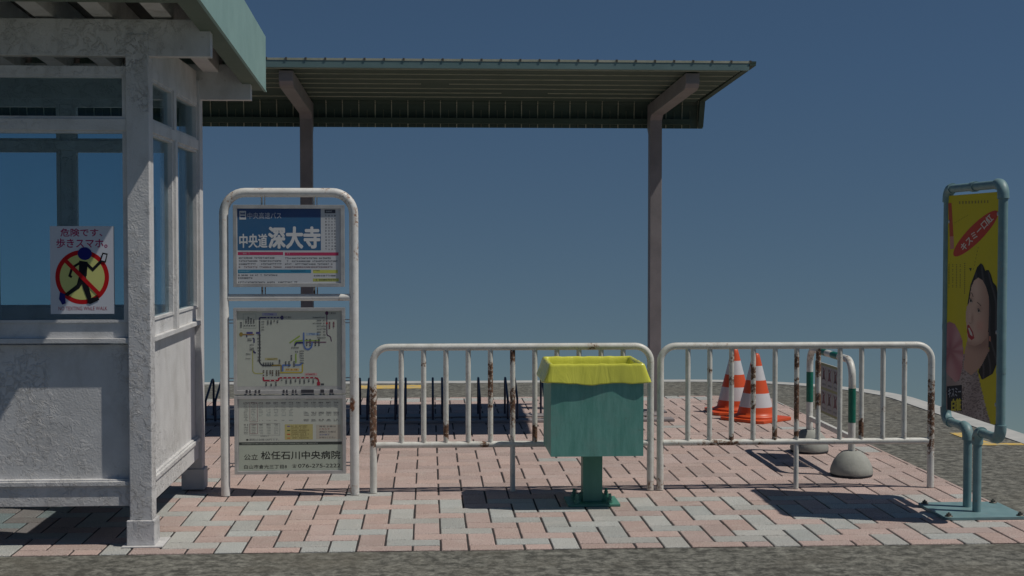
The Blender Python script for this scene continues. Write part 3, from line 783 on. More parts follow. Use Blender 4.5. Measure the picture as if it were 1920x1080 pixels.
D.scrib(Z5(752, 0)[0], Z5(825, 0)[0], Z5(0, 510)[1], 3.6, DK, 5, 61, 1); D.scrib(Z5(785, 0)[0], Z5(825, 0)[0], Z5(0, 550)[1], 3.4, DK, 5, 62, 1)
for i, y in enumerate((426, 440, 484, 515, 530)): D.scrib(Z5(330 + 20 * (i > 1), 0)[0], Z5(398 if i > 1 else 372, 0)[0], Z5(0, y)[1], 2.7, DK, 5, y, 1)
for y in (572, 616): D.scrib(Z5(310, 0)[0], Z5(365, 0)[0], Z5(0, y)[1], 2.4, DK, 5, y, 1)
D.build('print', PRINT, b2)
SLOT = basic('dark_slot', (0.03, 0.03, 0.04), (0.05, 0.05, 0.06), 0.6)
for a, b in ((310, 330), (345, 358), (398, 415), (432, 450), (668, 686), (700, 714), (758, 774), (788, 800), (845, 968), (1032, 1068), (1122, 1156)):
    m = MB(); m.box(ax(Z5(a, 0)[0]), ax(Z5(b, 0)[0]), YB - .0012, YB - .0003, az(735.3), az(729.2)); m.build('frame_mark', SLOT, b2)
# -- timetable
b3 = board('timetable', 438.5, 648, 740.5, 888, 6, 6)
D = Draw(DT); D.dl = .0002
Z6 = lambda X, Y: (400 + X / 4.91, 720 + Y / 4.91)
PAP = (0.46, 0.49, 0.44)
D.rect(*Z6(230, 95), *Z6(1185, 528), PAP, 0); D.rect(*Z6(230, 556), *Z6(1185, 792), (0.40, 0.45, 0.38), 0)
D.rect(*Z6(245, 124), *Z6(600, 130), (0.02, 0.025, 0.12), 1); D.rect(*Z6(828, 120), *Z6(1175, 126), (0.02, 0.025, 0.12), 1)
D.text('時刻表', *Z6(632, 110), *Z6(798, 138), (0.10, 0.15, 0.26), 1, 0.02)
D.scrib(Z6(846, 0)[0], Z6(1140, 0)[0], Z6(0, 135)[1], 2.0, (.2, .2, .2), 1, 3, .8)
for c in range(13):
    x = 272 + 69.5 * c
    D.scrib(Z6(x, 0)[0], Z6(x + (60 if c < 2 else 42), 0)[0], Z6(0, 161)[1], 3.0, (0.04, 0.03, 0.04), 1, c, 1)
    rows = 11 if c < 7 else 3
    for r in range(rows):
        if r in (5,) and c > 6: continue
        if 7 < r < 10 and c > 1: continue
        colr = (0.16, 0.17, 0.17) if c else (0.08, 0.08, 0.08)
        if c > 0 and r in (6, 7): colr = (0.15, 0.22, 0.22)
        D.scrib(Z6(x + 4, 0)[0], Z6(x + 42, 0)[0], Z6(0, 180 + 14.6 * r)[1], 1.5, colr, 1, c * 13 + r, .85, 2.0)
for c in range(8, 13):
    x = 272 + 69.5 * c
    for r in (0, 1, 2, 5, 6): D.scrib(Z6(x, 0)[0], Z6(x + 45, 0)[0], Z6(0, 252 + 13.5 * r)[1], 1.8 if r % 5 else 2.6, (0.08, 0.08, 0.08), 1, c * 7 + r, .9, 2.0)
for c in range(5):
    x = 272 + 69.5 * c
    for r in range(7): D.scrib(Z6(x + 4, 0)[0], Z6(x + 46, 0)[0], Z6(0, 360 + 14.6 * r)[1], 2.6 if r == 0 else 1.5, (0.09, 0.09, 0.09) if c < 2 or r == 0 else (0.20, 0.22, 0.21), 1, c * 3 + r, .9, 2.0)
def frame_rect(x0, y0, x1, y1, w, col, L):
    D.rect(x0, y0, x1, y0 + w, col, L); D.rect(x0, y1 - w, x1, y1, col, L); D.rect(x0, y0 + w, x0 + w, y1 - w, col, L); D.rect(x1 - w, y0 + w, x1, y1 - w, col, L)
frame_rect(*Z6(330, 165), *Z6(402, 342), .5, (0.22, 0.04, 0.06), 2); frame_rect(*Z6(330, 360), *Z6(402, 452), .5, (0.22, 0.04, 0.06), 2)
frame_rect(*Z6(328, 355), *Z6(608, 466), .4, (0.15, 0.15, 0.16), 3)
D.scrib(Z6(428, 0)[0], Z6(510, 0)[0], Z6(0, 470)[1], 1.6, DK, 1, 4, .8)
D.disc(*Z6(306, 507), 2.3, 1.7, (0.015, 0.015, 0.015), 1); D.text('運賃は全線100円です。', *Z6(322, 495), *Z6(602, 516), (0.10, 0.11, 0.11), 1)
D.rect(*Z6(652, 366), *Z6(912, 508), (0.42, 0.38, 0.16), 1)
for i, (cc, y) in enumerate((((0.12, 0.1, 0.3), 380), ((0.02, 0.12, 0.03), 418), ((0.45, 0.03, 0.01), 454), ((0.45, 0.12, 0.03), 490))):
    D.rect(*Z6(674, y), *Z6(702, y + 9), cc, 2)
    D.scrib(Z6(712, 0)[0], Z6(880, 0)[0], Z6(0, y - 2)[1], 2.2, (0.13, 0.10, 0.03), 2, y, .9, 2.4)
    if i < 3: D.scrib(Z6(712, 0)[0], Z6(850, 0)[0], Z6(0, y + 16)[1], 2.0, (0.13, 0.10, 0.03), 2, y, .9, 2.4)
D.rect(*Z6(942, 372), *Z6(1170, 505), (0.42, 0.40, 0.34), 1)
for body, y, cc in (('帰宅 お車は', 380, DK), ('こちらで', 404, (0.30, 0.05, 0.05)), ('運転口 お客は', 430, DK), ('反対側で', 456, (0.05, 0.08, 0.25)), ('お待ちください', 482, DK)):
    D.text(body, *Z6(972, y), *Z6(1068 if len(body) < 5 else 1125, y + 16), cc, 2)
D.rect(*Z6(230, 530), *Z6(1180, 556), (0.03, 0.04, 0.035), 1)
D.scrib(Z6(255, 0)[0], Z6(955, 0)[0], Z6(0, 537)[1], 2.6, (0.28, 0.32, 0.28), 2, 4, .92)
D.text('公立', *Z6(275, 640), *Z6(402, 693), (0.012, 0.014, 0.012), 1, 0.010)
D.text('松任石川中央病院', *Z6(432, 614), *Z6(1166, 690), (0.010, 0.012, 0.010), 1, 0.018)
D.text('白山市倉光三丁目8', *Z6(275, 738), *Z6(670, 775), (0.02, 0.022, 0.02), 1, .012)
D.text('☎', *Z6(718, 736), *Z6(760, 768), (0.03, 0.035, 0.03), 1)
D.text('076-275-2222', *Z6(774, 734), *Z6(1166, 768), (0.02, 0.022, 0.02), 1, .012)
D.build('print', PRINT, b3)

# ================================================================ WASTE BIN + BAG
bx0, bx1, by0, by1, bz0, bz1 = .615, 1.085, 7.12, 7.58, .280, .742
Bn = thing('litter_bin', (.85, 7.35, 0), 'green square metal litter bin on a post in front of the barriers', 'litter bin')
m = MB(); t = .006
m.box(bx0, bx1, by0, by0 + t, bz0, bz1); m.box(bx0, bx1, by1 - t, by1, bz0, bz1); m.box(bx0, bx0 + t, by0 + t, by1 - t, bz0 + .0005, bz1 - .0005); m.box(bx1 - t, bx1, by0 + t, by1 - t, bz0 + .0005, bz1 - .0005)
m.box(bx0 + t, bx1 - t, by0 + t, by1 - t, bz0 + .001, bz0 + t)
m.build('box', BINM, Bn)
cbox('post', BINP, Bn, .798, .900, 7.305, 7.405, .014, .281, bev=.004)
pl_ = cbox('base_plate', BINP, Bn, .715, .985, 7.235, 7.475, .0012, .014, bev=.002)
for (x, y) in ((.765, 7.275), (.765, 7.435), (.935, 7.275), (.935, 7.435)):
    m = MB(); m.prism([(x + .017 * math.cos(a * PI / 3), y + .017 * math.sin(a * PI / 3)) for a in range(6)], 'z', .014, .032); m.tube([(x, y, .03), (x, y, .062)], .008, 10)
    m.prism([(x + .011 * math.cos(a * PI / 3), y + .011 * math.sin(a * PI / 3)) for a in range(6)], 'z', .034, .046)
    m.build('bolt', BINP, Bn)
for xs in (-1, 1):
    xx = .849 + xs * .066
    for yy in (7.33, 7.38):
        m = MB(); m.prism([(.849 + xs * .052, .0145), (.849 + xs * .098, .0145), (.849 + xs * .052, .058)], 'y', yy - .004, yy + .004); m.build('gusset', BINP, Bn)
# bag
m = MB(); SEG = 160; rings = []
def rring(e, z, amp, sag):
    x0, x1, y0, y1 = bx0 - e, bx1 + e, by0 - e, by1 + e; P = []
    per = 2 * ((x1 - x0) + (y1 - y0)); r = .012 + max(0, e) * .6
    base = rounded(x0, x1, y0, y1, r, 5); L = [0.0]
    for i in range(len(base)): L.append(L[-1] + math.dist(base[i], base[(i + 1) % len(base)]))
    cxm, cym = (x0 + x1) / 2, (y0 + y1) / 2
    for k in range(SEG):
        s = L[-1] * k / SEG; i = max(j for j in range(len(base)) if L[j] <= s + 1e-9); f = (s - L[i]) / max(1e-9, L[i + 1] - L[i])
        a = base[i]; b = base[(i + 1) % len(base)]; x = a[0] + (b[0] - a[0]) * f; y = a[1] + (b[1] - a[1]) * f
        th = k / SEG * 2 * PI
        rip = math.sin(th * 7 + 1.3) * .6 + math.sin(th * 13 + .4) * .5 + math.sin(th * 23 + 2.2) * .25 + math.sin(th * 5 + .6) * .5 + math.sin(th * 3) * .4
        dx, dy = x - cxm, y - cym; q = amp * rip; dl = math.hypot(dx, dy)
        zz = z - sag * (0.008 * math.cos((x - cxm) / (x1 - x0) * PI) ** 2 + .0032 * math.sin(th * 7) + .0016 * math.sin(th * 11 + 2))
        x += dx / dl * q; y += dy / dl * q
        if y < by0 - .004:
            u_ = (x - bx0) / (bx1 - bx0); ff = .46 - .44 * max(0, min(1, u_ / .72)) if u_ < .72 else .02 + .95 * (u_ - .72)
            y = by0 - .004 - (by0 - .004 - y) * max(.12, min(.55, ff + .10))
        P.append((x, y, zz + .0009 * math.sin(th * 19) + .0007 * math.sin(th * 33)))
    return P
spec = [(-.045, .40, .010, 0), (-.034, .50, .008, 0), (-.026, .60, .006, 0), (-.020, .68, .004, 0), (-.016, .725, .0025, 0), (-.012, .742, .0015, 0), (-.007, .7485, .0010, 0), (.001, .7495, .0010, 0), (.006, .7465, .0010, 0),
        (.011, .735, .0012, 0), (.019, .710, .0018, 0), (.027, .688, .0024, .2), (.035, .668, .0032, .6), (.038, .660, .0034, 1), (.039, .655, .0036, 1), (.030, .6535, .0036, 1)]
R_ = [rring(*s) for s in spec]
vs = [p for r in R_ for p in r]
fs = [(i * SEG + k, i * SEG + (k + 1) % SEG, (i + 1) * SEG + (k + 1) % SEG, (i + 1) * SEG + k) for i in range(len(R_) - 1) for k in range(SEG)]
m.add(vs, fs, True); m.add(R_[0], [list(range(SEG))])
ORG = Vector((.85, 7.35, .70))
bg = m.build('bin_bag', BAG, None, org=ORG); tag(bg, 'yellow plastic bag lining the green bin, folded over its rim', 'bin bag')

# ================================================================ TRAFFIC CONES
OR = (0.62, 0.075, 0.012); WC = (0.56, 0.56, 0.58)
def cone(x, y, rot, label):
    C = thing('traffic_cone', (x, y, 0), label, 'traffic cone', 'orange and white traffic cones')
    m = MB(); h = .205; b = .035
    oct_ = [(h - b, -h), (h, -h + b), (h, h - b), (h - b, h), (-h + b, h), (-h, h - b), (-h, -h + b), (-h + b, -h)]
    ca, sa = math.cos(rot), math.sin(rot)
    P = [(x + a * ca - q * sa, y + a * sa + q * ca) for a, q in oct_]
    m.prism(P, 'z', .0012, .024, col=OR, bev=.004); m.build('base_plate', CONE, C)
    m = MB(); H = .508; z0 = .024
    Rz = lambda z: .143 - (.143 - .023) * (z - .035) / (H - .035)
    lv = [.205, .41, .603, .815]; prof = [(.165, z0), (.168, z0 + .010), (.155, z0 + .018), (Rz(.05), .05)]; cols = [OR, OR, OR]
    lastz = .05; bands = [OR, WC, OR, WC, OR]
    zs = [.05] + [l * H for l in lv] + [H - .012]
    for i, (a, c) in enumerate(zip(zs, zs[1:])):
        for k in range(1, 4):
            z = a + (c - a) * k / 3; prof.append((Rz(z), z)); cols.append(bands[i])
    prof += [(.020, H - .004), (.013, H), (.008, H - .003), (.006, H - .03)]; cols += [OR, OR, OR, OR]
    m.lathe(prof, (x, y, 0), 40, cols=cols); m.build('cone_body', CONE, C)
cone(2.485, 10.66, math.radians(39.5), 'nearer orange and white traffic cone with its corner turned to the viewer')
cone(2.42, 11.115, math.radians(1), 'farther orange and white traffic cone, half hidden by the nearer cone')

# ================================================================ GREEN/WHITE SIGN STAND
St = thing('sign_stand', (2.46, 8.58, 0), 'green and white striped tube stand with a yellow notice on concrete feet', 'sign stand')
SX = 2.46; y0, y1, zt = 8.12, 9.04, .672; r = .10
path = [(SX, a, b) for a, b in arch2(y0, y1, zt, .13, r)]
def sub(path, s0, s1):
    P = [Vector(p) for p in path]; L = [0]
    for a, b in zip(P, P[1:]): L.append(L[-1] + (b - a).length)
    def at(s):
        for i in range(len(P) - 1):
            if s <= L[i + 1]: return P[i].lerp(P[i + 1], (s - L[i]) / max(1e-9, L[i + 1] - L[i]))
        return P[-1]
    return [at(s0)] + [P[i] for i in range(len(P)) if s0 < L[i] < s1] + [at(s1)], L[-1]
_, TL = sub(path, 0, 1)
leg = .672 - .13
m = MB(); m.tube(path, .0212, 16, .015); fr = m.build('frame', WT, St, rust=[(SX, y0, .52, 9, .03, .02, .5), (SX, y1 - .02, .62, 9, .06, .06, .45), (SX, y0 + .08, .67, 9, .06, .03, .5)])
for s0, s1 in ((.18, .38), (TL - .39, TL - .195), (TL / 2 - .20, TL / 2 - .06), (TL / 2 + .07, TL / 2 + .21)):
    P, _ = sub(path, s0, s1); m = MB(); m.tube(P, .0220, 16, .02); m.build('green_band', GT, fr, rust=[])
m = MB(); m.box(SX - .013, SX + .013, y0 + .018, y1 - .018, .205, .235, bev=.003); m.build('lower_rail', WT, St, rust=[])
for yy in (y0, y1):
    m = MB()
    prof = [(.030, .146), (.052, .142), (.080, .120), (.104, .088), (.120, .050), (.125, .026), (.122, .014)]
    jit = lambda a, z: 1 + .012 * math.cos(8 * a) + .01 * math.sin(3 * a + 1)
    m.lathe(prof[::-1], (SX, yy, 0), 18, jit); ft = m.build('concrete_foot', CONC, St)
    m = MB(); m.lathe([(.10, .0012), (.120, .002), (.1215, .014), (.10, .015)], (SX, yy, 0), 32, jit); m.build('rubber_ring', RUB, ft)
m = MB(); m.box(SX - .004, SX + .004, 8.365, 8.90, .290, .605, bev=.001); pn = m.build('notice_panel', basic('panel_back', (0.42, 0.43, 0.40), (0.50, 0.50, 0.47), 0.5), St)
D = Draw(lambda x, y, l: (SX - .0043 - l, 8.90 - x, .605 - y)); D.dl = .0003
OL = (0.27, 0.28, 0.12); PL = (0.33, 0.33, 0.34)
D.rect(0, 0, .535, .315, OL, 0)
for r_ in range(2):
    for c in range(4):
        xx = .018 + c * .1265; yy = .016 + r_ * .150
        D.rect(xx, yy, xx + .119, yy + .134, PL, 1)
        cxx = xx + .059; cyy = yy + .050
        D.disc(cxx - .008, cyy - .030, .009, .009, BK, 2, 12); D.poly([(cxx - .022, cyy - .018), (cxx + .012, cyy - .020), (cxx + .020, cyy + .034), (cxx - .026, cyy + .036)], BK if (r_ + c) % 2 else (.10, .02, .04), 2)
        D.line([(cxx - .036, cyy - .040), (cxx + .036, cyy + .040)], .009, (.16, .02, .03), 3); D.line([(cxx + .036, cyy - .040), (cxx - .036, cyy + .040)], .009, (.16, .02, .03), 4)
        D.scrib(xx + .022, xx + .10, yy + .108, .014, DK, 2, c, 1)
D.build('print', PRINT, pn)

# ================================================================ ADVERTISING SIGN
AX = 2.74
A = thing('advert_sign', (AX, 6.995, 0), 'tall blue-green pipe sign with a yellow poster of a smiling dark-haired woman', 'advertising sign')
m = MB()
P = [(2.525 + .0, 6.80), (2.95, 6.80)]
m.prism(rounded(2.525, 2.945, 6.785, 7.195, .03, 4), 'z', .0015, .014); bp = m.build('base_plate', TEAL, A, rust=[(2.9, 7.15, .014, .05, .03, .02, .40)])
for x, y in ((2.555, 6.82), (2.915, 6.82), (2.555, 7.16), (2.915, 7.16)):
    m = MB(); m.prism([(x + .013 * math.cos(a * PI / 3), y + .013 * math.sin(a * PI / 3)) for a in range(6)], 'z', .018, .028); m.lathe([(.019, .0141), (.019, .018), (.005, .0182)], (x, y, 0), 16); m.tube([(x, y, .026), (x, y, .034)], .005, 8); m.build('bolt', BOLT, A)
ya, yb, zt, zl = 6.650, 7.375, 1.642, .418
p1, p2 = 6.935, 7.062
def pipe(name, pts, r, rust=(), par=A): m = MB(); m.tube(pts, r, 18, .015); return m.build(name, TEAL, par, rust=list(rust))
pipe('frame_pipe', [(AX, ya, zl + .05), (AX, ya, zt - .05)], .0222, [(AX, ya, 1.2, 9, 9, .1, .12)])
pipe('frame_pipe', [(AX, yb, zl + .05), (AX, yb, zt - .05)], .0222)
pipe('frame_pipe', [(AX, ya + .05, zt), (AX, yb - .05, zt)], .0215)
pipe('pole', [(AX, p1, .014), (AX, p1, .400)], .0212, [(AX, p1, .38, 9, .03, .03, .55), (AX, p1, .05, 9, .03, .02, .35)])
pipe('pole', [(AX, p2, .014), (AX, p2, .400)], .0212)
pipe('arm', [(AX, ya + .05, zl), (AX, p1 - .02, zl)], .0212)
pipe('arm', [(AX, yb - .05, zl), (AX, p2 + .02, zl)], .0212)
pipe('coupling', [(AX, 6.99, zt), (AX, 7.035, zt)], .0265)
pipe('joint_ring', [(AX, ya, .735), (AX, ya, .765)], .0235); pipe('joint_ring', [(AX, yb, .90), (AX, yb, .93)], .0235)
def elbow(cy, cz, r, a0, a1, rust=()):
    pts = arc(cy, cz, r, a0, a1, 10)
    (q0, q1) = (pts[0], pts[1]); d0 = Vector((q0[0] - q1[0], q0[1] - q1[1])).normalized() * .018
    (e0, e1) = (pts[-1], pts[-2]); d1 = Vector((e0[0] - e1[0], e0[1] - e1[1])).normalized() * .018
    pts = [(q0[0] + d0.x, q0[1] + d0.y)] + pts + [(e0[0] + d1.x, e0[1] + d1.y)]
    m = MB(); m.tube([(AX, a, b) for a, b in pts], .0278, 20, .012); return m.build('elbow', TEAL, A, rust=list(rust))
er = .052
elbow(ya + er, zt - er, er, 90, 180); elbow(yb - er, zt - er, er, 0, 90)
elbow(ya + er, zl + er, er, 180, 270); elbow(yb - er, zl + er, er, 270, 360)
er = .045
elbow(p1 - er, zl - er, er, 0, 90, [(AX - .03, p1, .38, .05, .03, .03, .5)]); elbow(p2 + er, zl - er, er, 90, 180, [(AX, p2, .40, 9, .03, .015, .4)])
m = MB(); m.box(AX - .006, AX + .004, 6.668, 7.357, .478, 1.606); pn = m.build('advert_panel', basic('advert_panel_metal', (0.35, 0.36, 0.30), (0.45, 0.45, 0.38), 0.6), A)
# artwork coordinates -> panel by a homography through the four corners
src = [(1780.5, 363.5), (1876, 353), (1778, 762), (1872, 806)]
dst = [(7.357, 1.606), (6.668, 1.606), (7.357, .478), (6.668, .478)]
Am = []; bv = []
for (x, y), (u, v) in zip(src, dst):
    Am += [[x, y, 1, 0, 0, 0, -u * x, -u * y], [0, 0, 0, x, y, 1, -v * x, -v * y]]; bv += [u, v]
Hm = np.append(np.linalg.solve(np.array(Am), np.array(bv)), 1).reshape(3, 3)
def AT(x, y, l):
    q = Hm @ np.array([x, y, 1.0]); u, v = q[0] / q[2], q[1] / q[2]
    u = min(7.3565, max(6.6685, u)); v = min(1.6055, max(.4785, v))
    return (AX - .0063 - l, u, v)
D = Draw(AT); D.dl = .0003
YL = (0.55, 0.46, 0.02)
D.poly([(1780.5, 363.5), (1876, 353), (1872, 806), (1778, 762)], YL, 0)
a1 = lambda X, Y: (1740 + X / 6, 320 + Y / 6); a2 = lambda X, Y: (1740 + X / 6, 480 + Y / 6); a3 = lambda X, Y: (1740 + X / 6, 680 + Y / 6)
RD = (0.48, 0.055, 0.035)
cxo, cyo = a1(545, 682)
el = [(cxo + 39 * math.cos(t_) + 12 * math.sin(t_), cyo - 43 * math.cos(t_) + 9 * math.sin(t_)) for t_ in (2 * PI * i / 48 for i in range(48))]
D.poly(el, RD, 1)
D.text('キスミー口紅', 0, 0, 1, 1, (0.62, 0.58, 0.50), 2, 0.02, rot=((cxo - 26 + 4.5, cyo + 30 + 4.5), (54, -61), (-8, -11)))
D.poly([a1(245, 345), a1(280, 338), a1(303, 715), a1(262, 720)], (0.46, 0.09, 0.05), 1); D.poly([a1(262, 720), a1(303, 715), a1(308, 855), a1(268, 865)], (0.50, 0.22, 0.18), 1)
for i in range(9): D.disc(*a1(318 + 17 * i, 565 - 11 * i), .6, .8, (0.08, 0.07, 0.02), 1, 8)
for i in range(7):
    p = a1(570 - 8 * i, 840 + 40 * i); D.line([p, (p[0] - .6, p[1] + 3.2)], .7, (0.06, 0.06, 0.02), 1)
D.poly([a2(470, 120), a2(500, 118), a2(490, 160)], (0.05, 0.05, 0.02), 1)
for i, x in enumerate((250, 290, 330, 370)):
    for y in range(70, 330, 18): D.rect(*a2(x, y + i * 2), *a2(x + 12, y + 9 + i * 2), (0.20, 0.17, 0.03), 1) if random.random() < .8 else None
for y in range(60, 600, 24): D.rect(*a2(418, y), *a2(430, y + 13), (0.20, 0.16, 0.03), 1) if y < 400 else None
for x in range(360, 700, 34): D.rect(*a1(x, 320 - (x - 360) * .06), *a1(x + 14, 352 - (x - 360) * .06), (0.24, 0.20, 0.04), 1)
SK = (0.52, 0.33, 0.25); HR = (0.014, 0.012, 0.013)
def inside(p, poly):
    x, y = p; c = False; n = len(poly)
    for i in range(n):
        x0, y0 = poly[i]; x1, y1 = poly[i - 1]
        if (y0 > y) != (y1 > y) and x < (x1 - x0) * (y - y0) / (y1 - y0) + x0: c = not c
    return c
def tone(poly, fn, L, st=8):
    """a printed half-tone area: small cells coloured by fn(x, y)"""
    x0 = min(p[0] for p in poly); x1 = max(p[0] for p in poly); y0 = min(p[1] for p in poly); y1 = max(p[1] for p in poly)
    y = y0
    while y < y1:
        x = x0
        while x < x1:
            if inside((x + st / 2, y + st / 2), poly):
                q = [a2(x, y), a2(x + st, y), a2(x + st, y + st), a2(x, y + st)]
                D.m.add([D.T(u, v, L * D.dl) for u, v in q], [(0, 1, 2, 3)], False, fn(x, y))
            x += st
        y += st
def G_(x, y, cx, cy, rx, ry): return math.exp(-((x - cx) / rx) ** 2 - ((y - cy) / ry) ** 2)
def mixc(a, b, t): t = max(0, min(1, t)); return tuple(p * (1 - t) + q * t for p, q in zip(a, b))
rdd = random.Random(5)
dress = [(215, 1200), (400, 1130), (440, 1060), (560, 1260), (600, 1460), (650, 1680), (720, 1945), (215, 1700)]
def f_dress(x, y):
    c = mixc((0.40, 0.33, 0.31), (0.30, 0.235, 0.225), .5 + .5 * math.sin(x * .021 + y * .006))
    if rdd.random() < (.30 if x > 370 else .05): c = mixc(c, (0.13, 0.09, 0.09), .75)
    return c
tone(dress, f_dress, 1, 11)
flower = [(220, 740), (265, 715), (320, 745), (360, 820), (400, 930), (415, 1080), (400, 1260), (370, 1380), (330, 1400), (250, 1310), (215, 1260)]
def f_flower(x, y):
    c = mixc((0.50, 0.27, 0.27), (0.40, 0.16, 0.18), .5 + .5 * math.sin(math.atan2(y - 1040, x - 270) * 7))
    return mixc(c, (0.28, 0.10, 0.12), .8 * G_(x, y, 270, 1040, 60, 110))
tone(flower, f_flower, 2, 9)
hair = [(600, 66), (560, 110), (528, 200), (488, 310), (470, 430), (456, 530), (500, 560), (690, 900), (700, 1080), (600, 1200), (576, 1310), (622, 1402), (735, 1345), (785, 1220), (808, 1000), (805, 740), (800, 520), (775, 340), (735, 290), (712, 200), (685, 145), (650, 155), (625, 90)]
D.poly([a2(*p) for p in hair], HR, 3)
def f_hair(x, y): return mixc(HR, (0.075, 0.068, 0.072), max(0, math.sin((x - .12 * y) * .085 + 1.5 * math.sin(y * .009))) ** 3 * .8)
tone([(x + (6 if x < 620 else -6), y) for x, y in hair], f_hair, 4, 9)
neck = [(470, 880), (690, 860), (695, 1080), (600, 1260), (500, 1340), (420, 1260), (430, 1060)]
tone(neck, lambda x, y: mixc((0.46, 0.28, 0.21), (0.30, 0.17, 0.13), .9 * G_(x, y, 560, 990, 160, 70) + .5 * (x - 560) / 140), 5, 9)
face = [(575, 232), (530, 265), (500, 340), (488, 430), (474, 520), (450, 560), (442, 640), (446, 740), (455, 830), (462, 930), (480, 985), (540, 1010), (610, 985), (670, 920), (688, 820), (692, 600), (690, 450), (660, 340), (620, 262)]
def f_face(x, y):
    c = mixc((0.58, 0.385, 0.295), (0.40, 0.235, 0.175), (x - 560) / 130)
    c = mixc(c, (0.36, 0.20, 0.15), .55 * G_(x, y, 540, 1000, 120, 50))
    c = mixc(c, (0.60, 0.27, 0.21), .55 * G_(x, y, 590, 780, 50, 70))
    c = mixc(c, (0.34, 0.20, 0.15), .55 * G_(x, y, 585, 585, 36, 46) + .5 * G_(x, y, 497, 470, 22, 44))
    c = mixc(c, (0.36, 0.20, 0.15), .6 * G_(x, y, 508, 690, 14, 60))
    c = mixc(c, (0.66, 0.46, 0.36), .5 * G_(x, y, 545, 360, 40, 80) + .4 * G_(x, y, 480, 640, 14, 60))
    c = mixc(c, (0.38, 0.21, 0.16), .5 * G_(x, y, 480, 965, 30, 18))
    return c
D.poly([a2(*p) for p in face], SK, 6)
tone(face, f_face, 7, 7)
D.poly([a2(458, 770), a2(475, 762), a2(520, 850), a2(535, 920), a2(505, 942), a2(470, 905), a2(455, 840)], (0.36, 0.03, 0.035), 8)
D.poly([a2(468, 800), a2(482, 800), a2(512, 865), a2(516, 900), a2(490, 878)], (0.62, 0.56, 0.50), 9)
for (ex, ey) in ((493, 495), (580, 612)):
    D.poly([a2(ex - 12, ey - 16), a2(ex + 2, ey - 20), a2(ex + 17, ey + 16), a2(ex + 7, ey + 22), a2(ex - 8, ey + 8)], (0.50, 0.43, 0.38), 8)
    D.poly([a2(ex - 9, ey - 16), a2(ex + 5, ey - 15), a2(ex + 10, ey + 12), a2(ex - 5, ey + 10)], (0.02, 0.015, 0.012), 9)
    D.line([a2(ex - 15, ey - 22), a2(ex + 3, ey - 25), a2(ex + 20, ey + 14)], .9, HR, 10)
D.line([a2(500, 400), a2(513, 420), a2(520, 450)], 1.1, (0.07, 0.04, 0.03), 8); D.line([a2(564, 512), a2(585, 530), a2(608, 558)], 1.3, (0.07, 0.04, 0.03), 8)
D.line([a2(478, 735), a2(488, 750), a2(504, 744)], .7, (0.22, 0.11, 0.08), 8)
D.poly([a2(698, 905), a2(716, 915), a2(714, 975), a2(696, 960)], (0.45, 0.18, 0.12), 8)
# dark name box
D.poly([a3(240, 238), a3(400, 238), a3(400, 538), a3(246, 528)], (0.006, 0.010, 0.022), 3)
D.text('キスミー', *a3(255, 262), *a3(390, 365), (0.30, 0.32, 0.38), 4, 0.01); D.text('白粧', *a3(292, 388), *a3(392, 525), (0.50, 0.44, 0.05), 4, 0.03)
D.build('print', POSTER, pn)
for y_, z_ in ((7.335, 1.47), (6.69, 1.50), (6.69, .93), (6.69, .58)):
    m = MB(); m.lathe([(.001, .0), (.0095, .001), (.0095, .004)], (0, 0, 0), 14)
    m.v = [(AX - .0075 - (.004 - c_), y_ + a_, z_ + b_) for a_, b_, c_ in m.v]; m.build('screw', ALU, A)

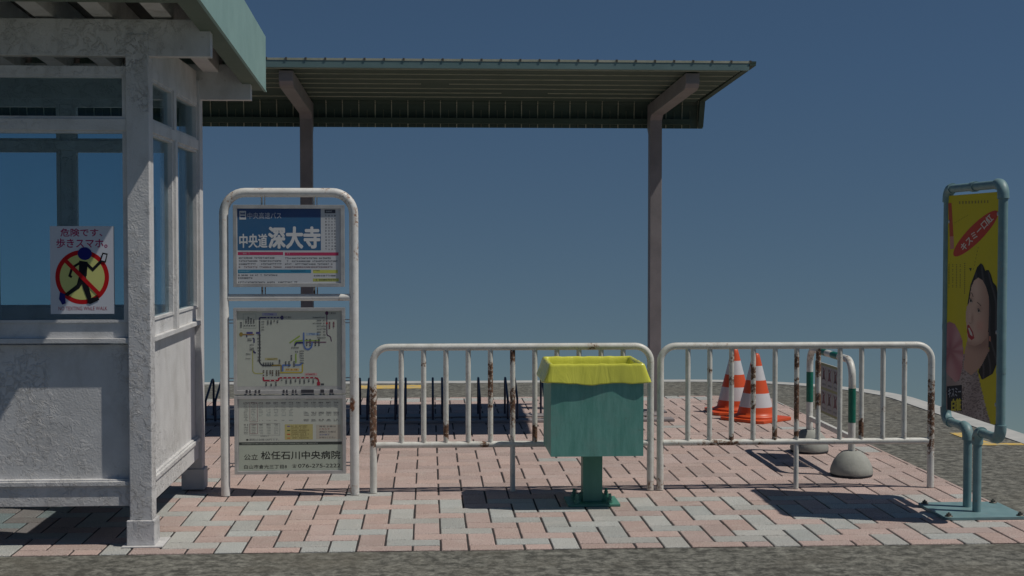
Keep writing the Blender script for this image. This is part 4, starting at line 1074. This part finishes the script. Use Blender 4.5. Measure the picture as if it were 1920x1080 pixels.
# ================================================================ WORLD, SUN, CAMERA
sd = Vector((0.58, -0.19, 1.0)).normalized()
el_ = math.asin(sd.z); az_ = math.atan2(sd.x, sd.y)
w = bpy.data.worlds.new('World'); sc.world = w; w.use_nodes = True
nt = w.node_tree; nt.nodes.clear()
out = nt.nodes.new('ShaderNodeOutputWorld'); bgn = nt.nodes.new('ShaderNodeBackground')
sky = nt.nodes.new('ShaderNodeTexSky'); sky.sky_type = 'NISHITA'; sky.sun_disc = False
sky.sun_elevation = el_; sky.sun_rotation = az_; sky.altitude = 0; sky.air_density = 1.0; sky.dust_density = 0.12; sky.ozone_density = 5.0
tc = nt.nodes.new('ShaderNodeTexCoord'); mp = nt.nodes.new('ShaderNodeMapping')
mp.inputs['Location'].default_value = (0, 0, 0.21); mp.inputs['Scale'].default_value = (1, 1, 1.0)
nt.links.new(tc.outputs['Generated'], mp.inputs[0]); nt.links.new(mp.outputs[0], sky.inputs[0])
tint = nt.nodes.new('ShaderNodeMix'); tint.data_type = 'RGBA'; tint.blend_type = 'MULTIPLY'; tint.inputs[0].default_value = 1.0; tint.inputs[7].default_value = (0.91, 1.0, 0.975, 1)
sxyz = nt.nodes.new('ShaderNodeSeparateXYZ'); nt.links.new(tc.outputs['Generated'], sxyz.inputs[0])
mr = nt.nodes.new('ShaderNodeMapRange'); mr.inputs[1].default_value = -.10; mr.inputs[2].default_value = .12; nt.links.new(sxyz.outputs[2], mr.inputs[0])
hz = nt.nodes.new('ShaderNodeMix'); hz.data_type = 'RGBA'; hz.inputs[6].default_value = (1.0, 0.965, 0.84, 1); hz.inputs[7].default_value = (0.91, 1.0, 0.985, 1)
nt.links.new(mr.outputs[0], hz.inputs[0]); nt.links.new(hz.outputs[2], tint.inputs[7])
nt.links.new(sky.outputs[0], tint.inputs[6]); nt.links.new(tint.outputs[2], bgn.inputs[0]); bgn.inputs[1].default_value = 0.05
nt.links.new(bgn.outputs[0], out.inputs[0])
L = bpy.data.lights.new('sun', 'SUN'); L.energy = 4.0; L.angle = math.radians(0.5); L.color = (1.0, 0.94, 0.85)
lo = bpy.data.objects.new('sun', L); COL.objects.link(lo); lo.location = (3, -2, 8)
lo.rotation_euler = sd.to_track_quat('Z', 'Y').to_euler()
cam = bpy.data.cameras.new('camera'); cam.lens = 50; cam.sensor_width = 36; cam.clip_start = .05; cam.clip_end = 500
co = bpy.data.objects.new('camera', cam); COL.objects.link(co); co.location = (0, 0, 1.385)
co.rotation_euler = (PI / 2 - .0353, 0, -.0587); sc.camera = co
vs_ = sc.view_settings; vs_.view_transform = 'Standard'; vs_.look = 'None'; vs_.exposure = -0.4; vs_.gamma = 1
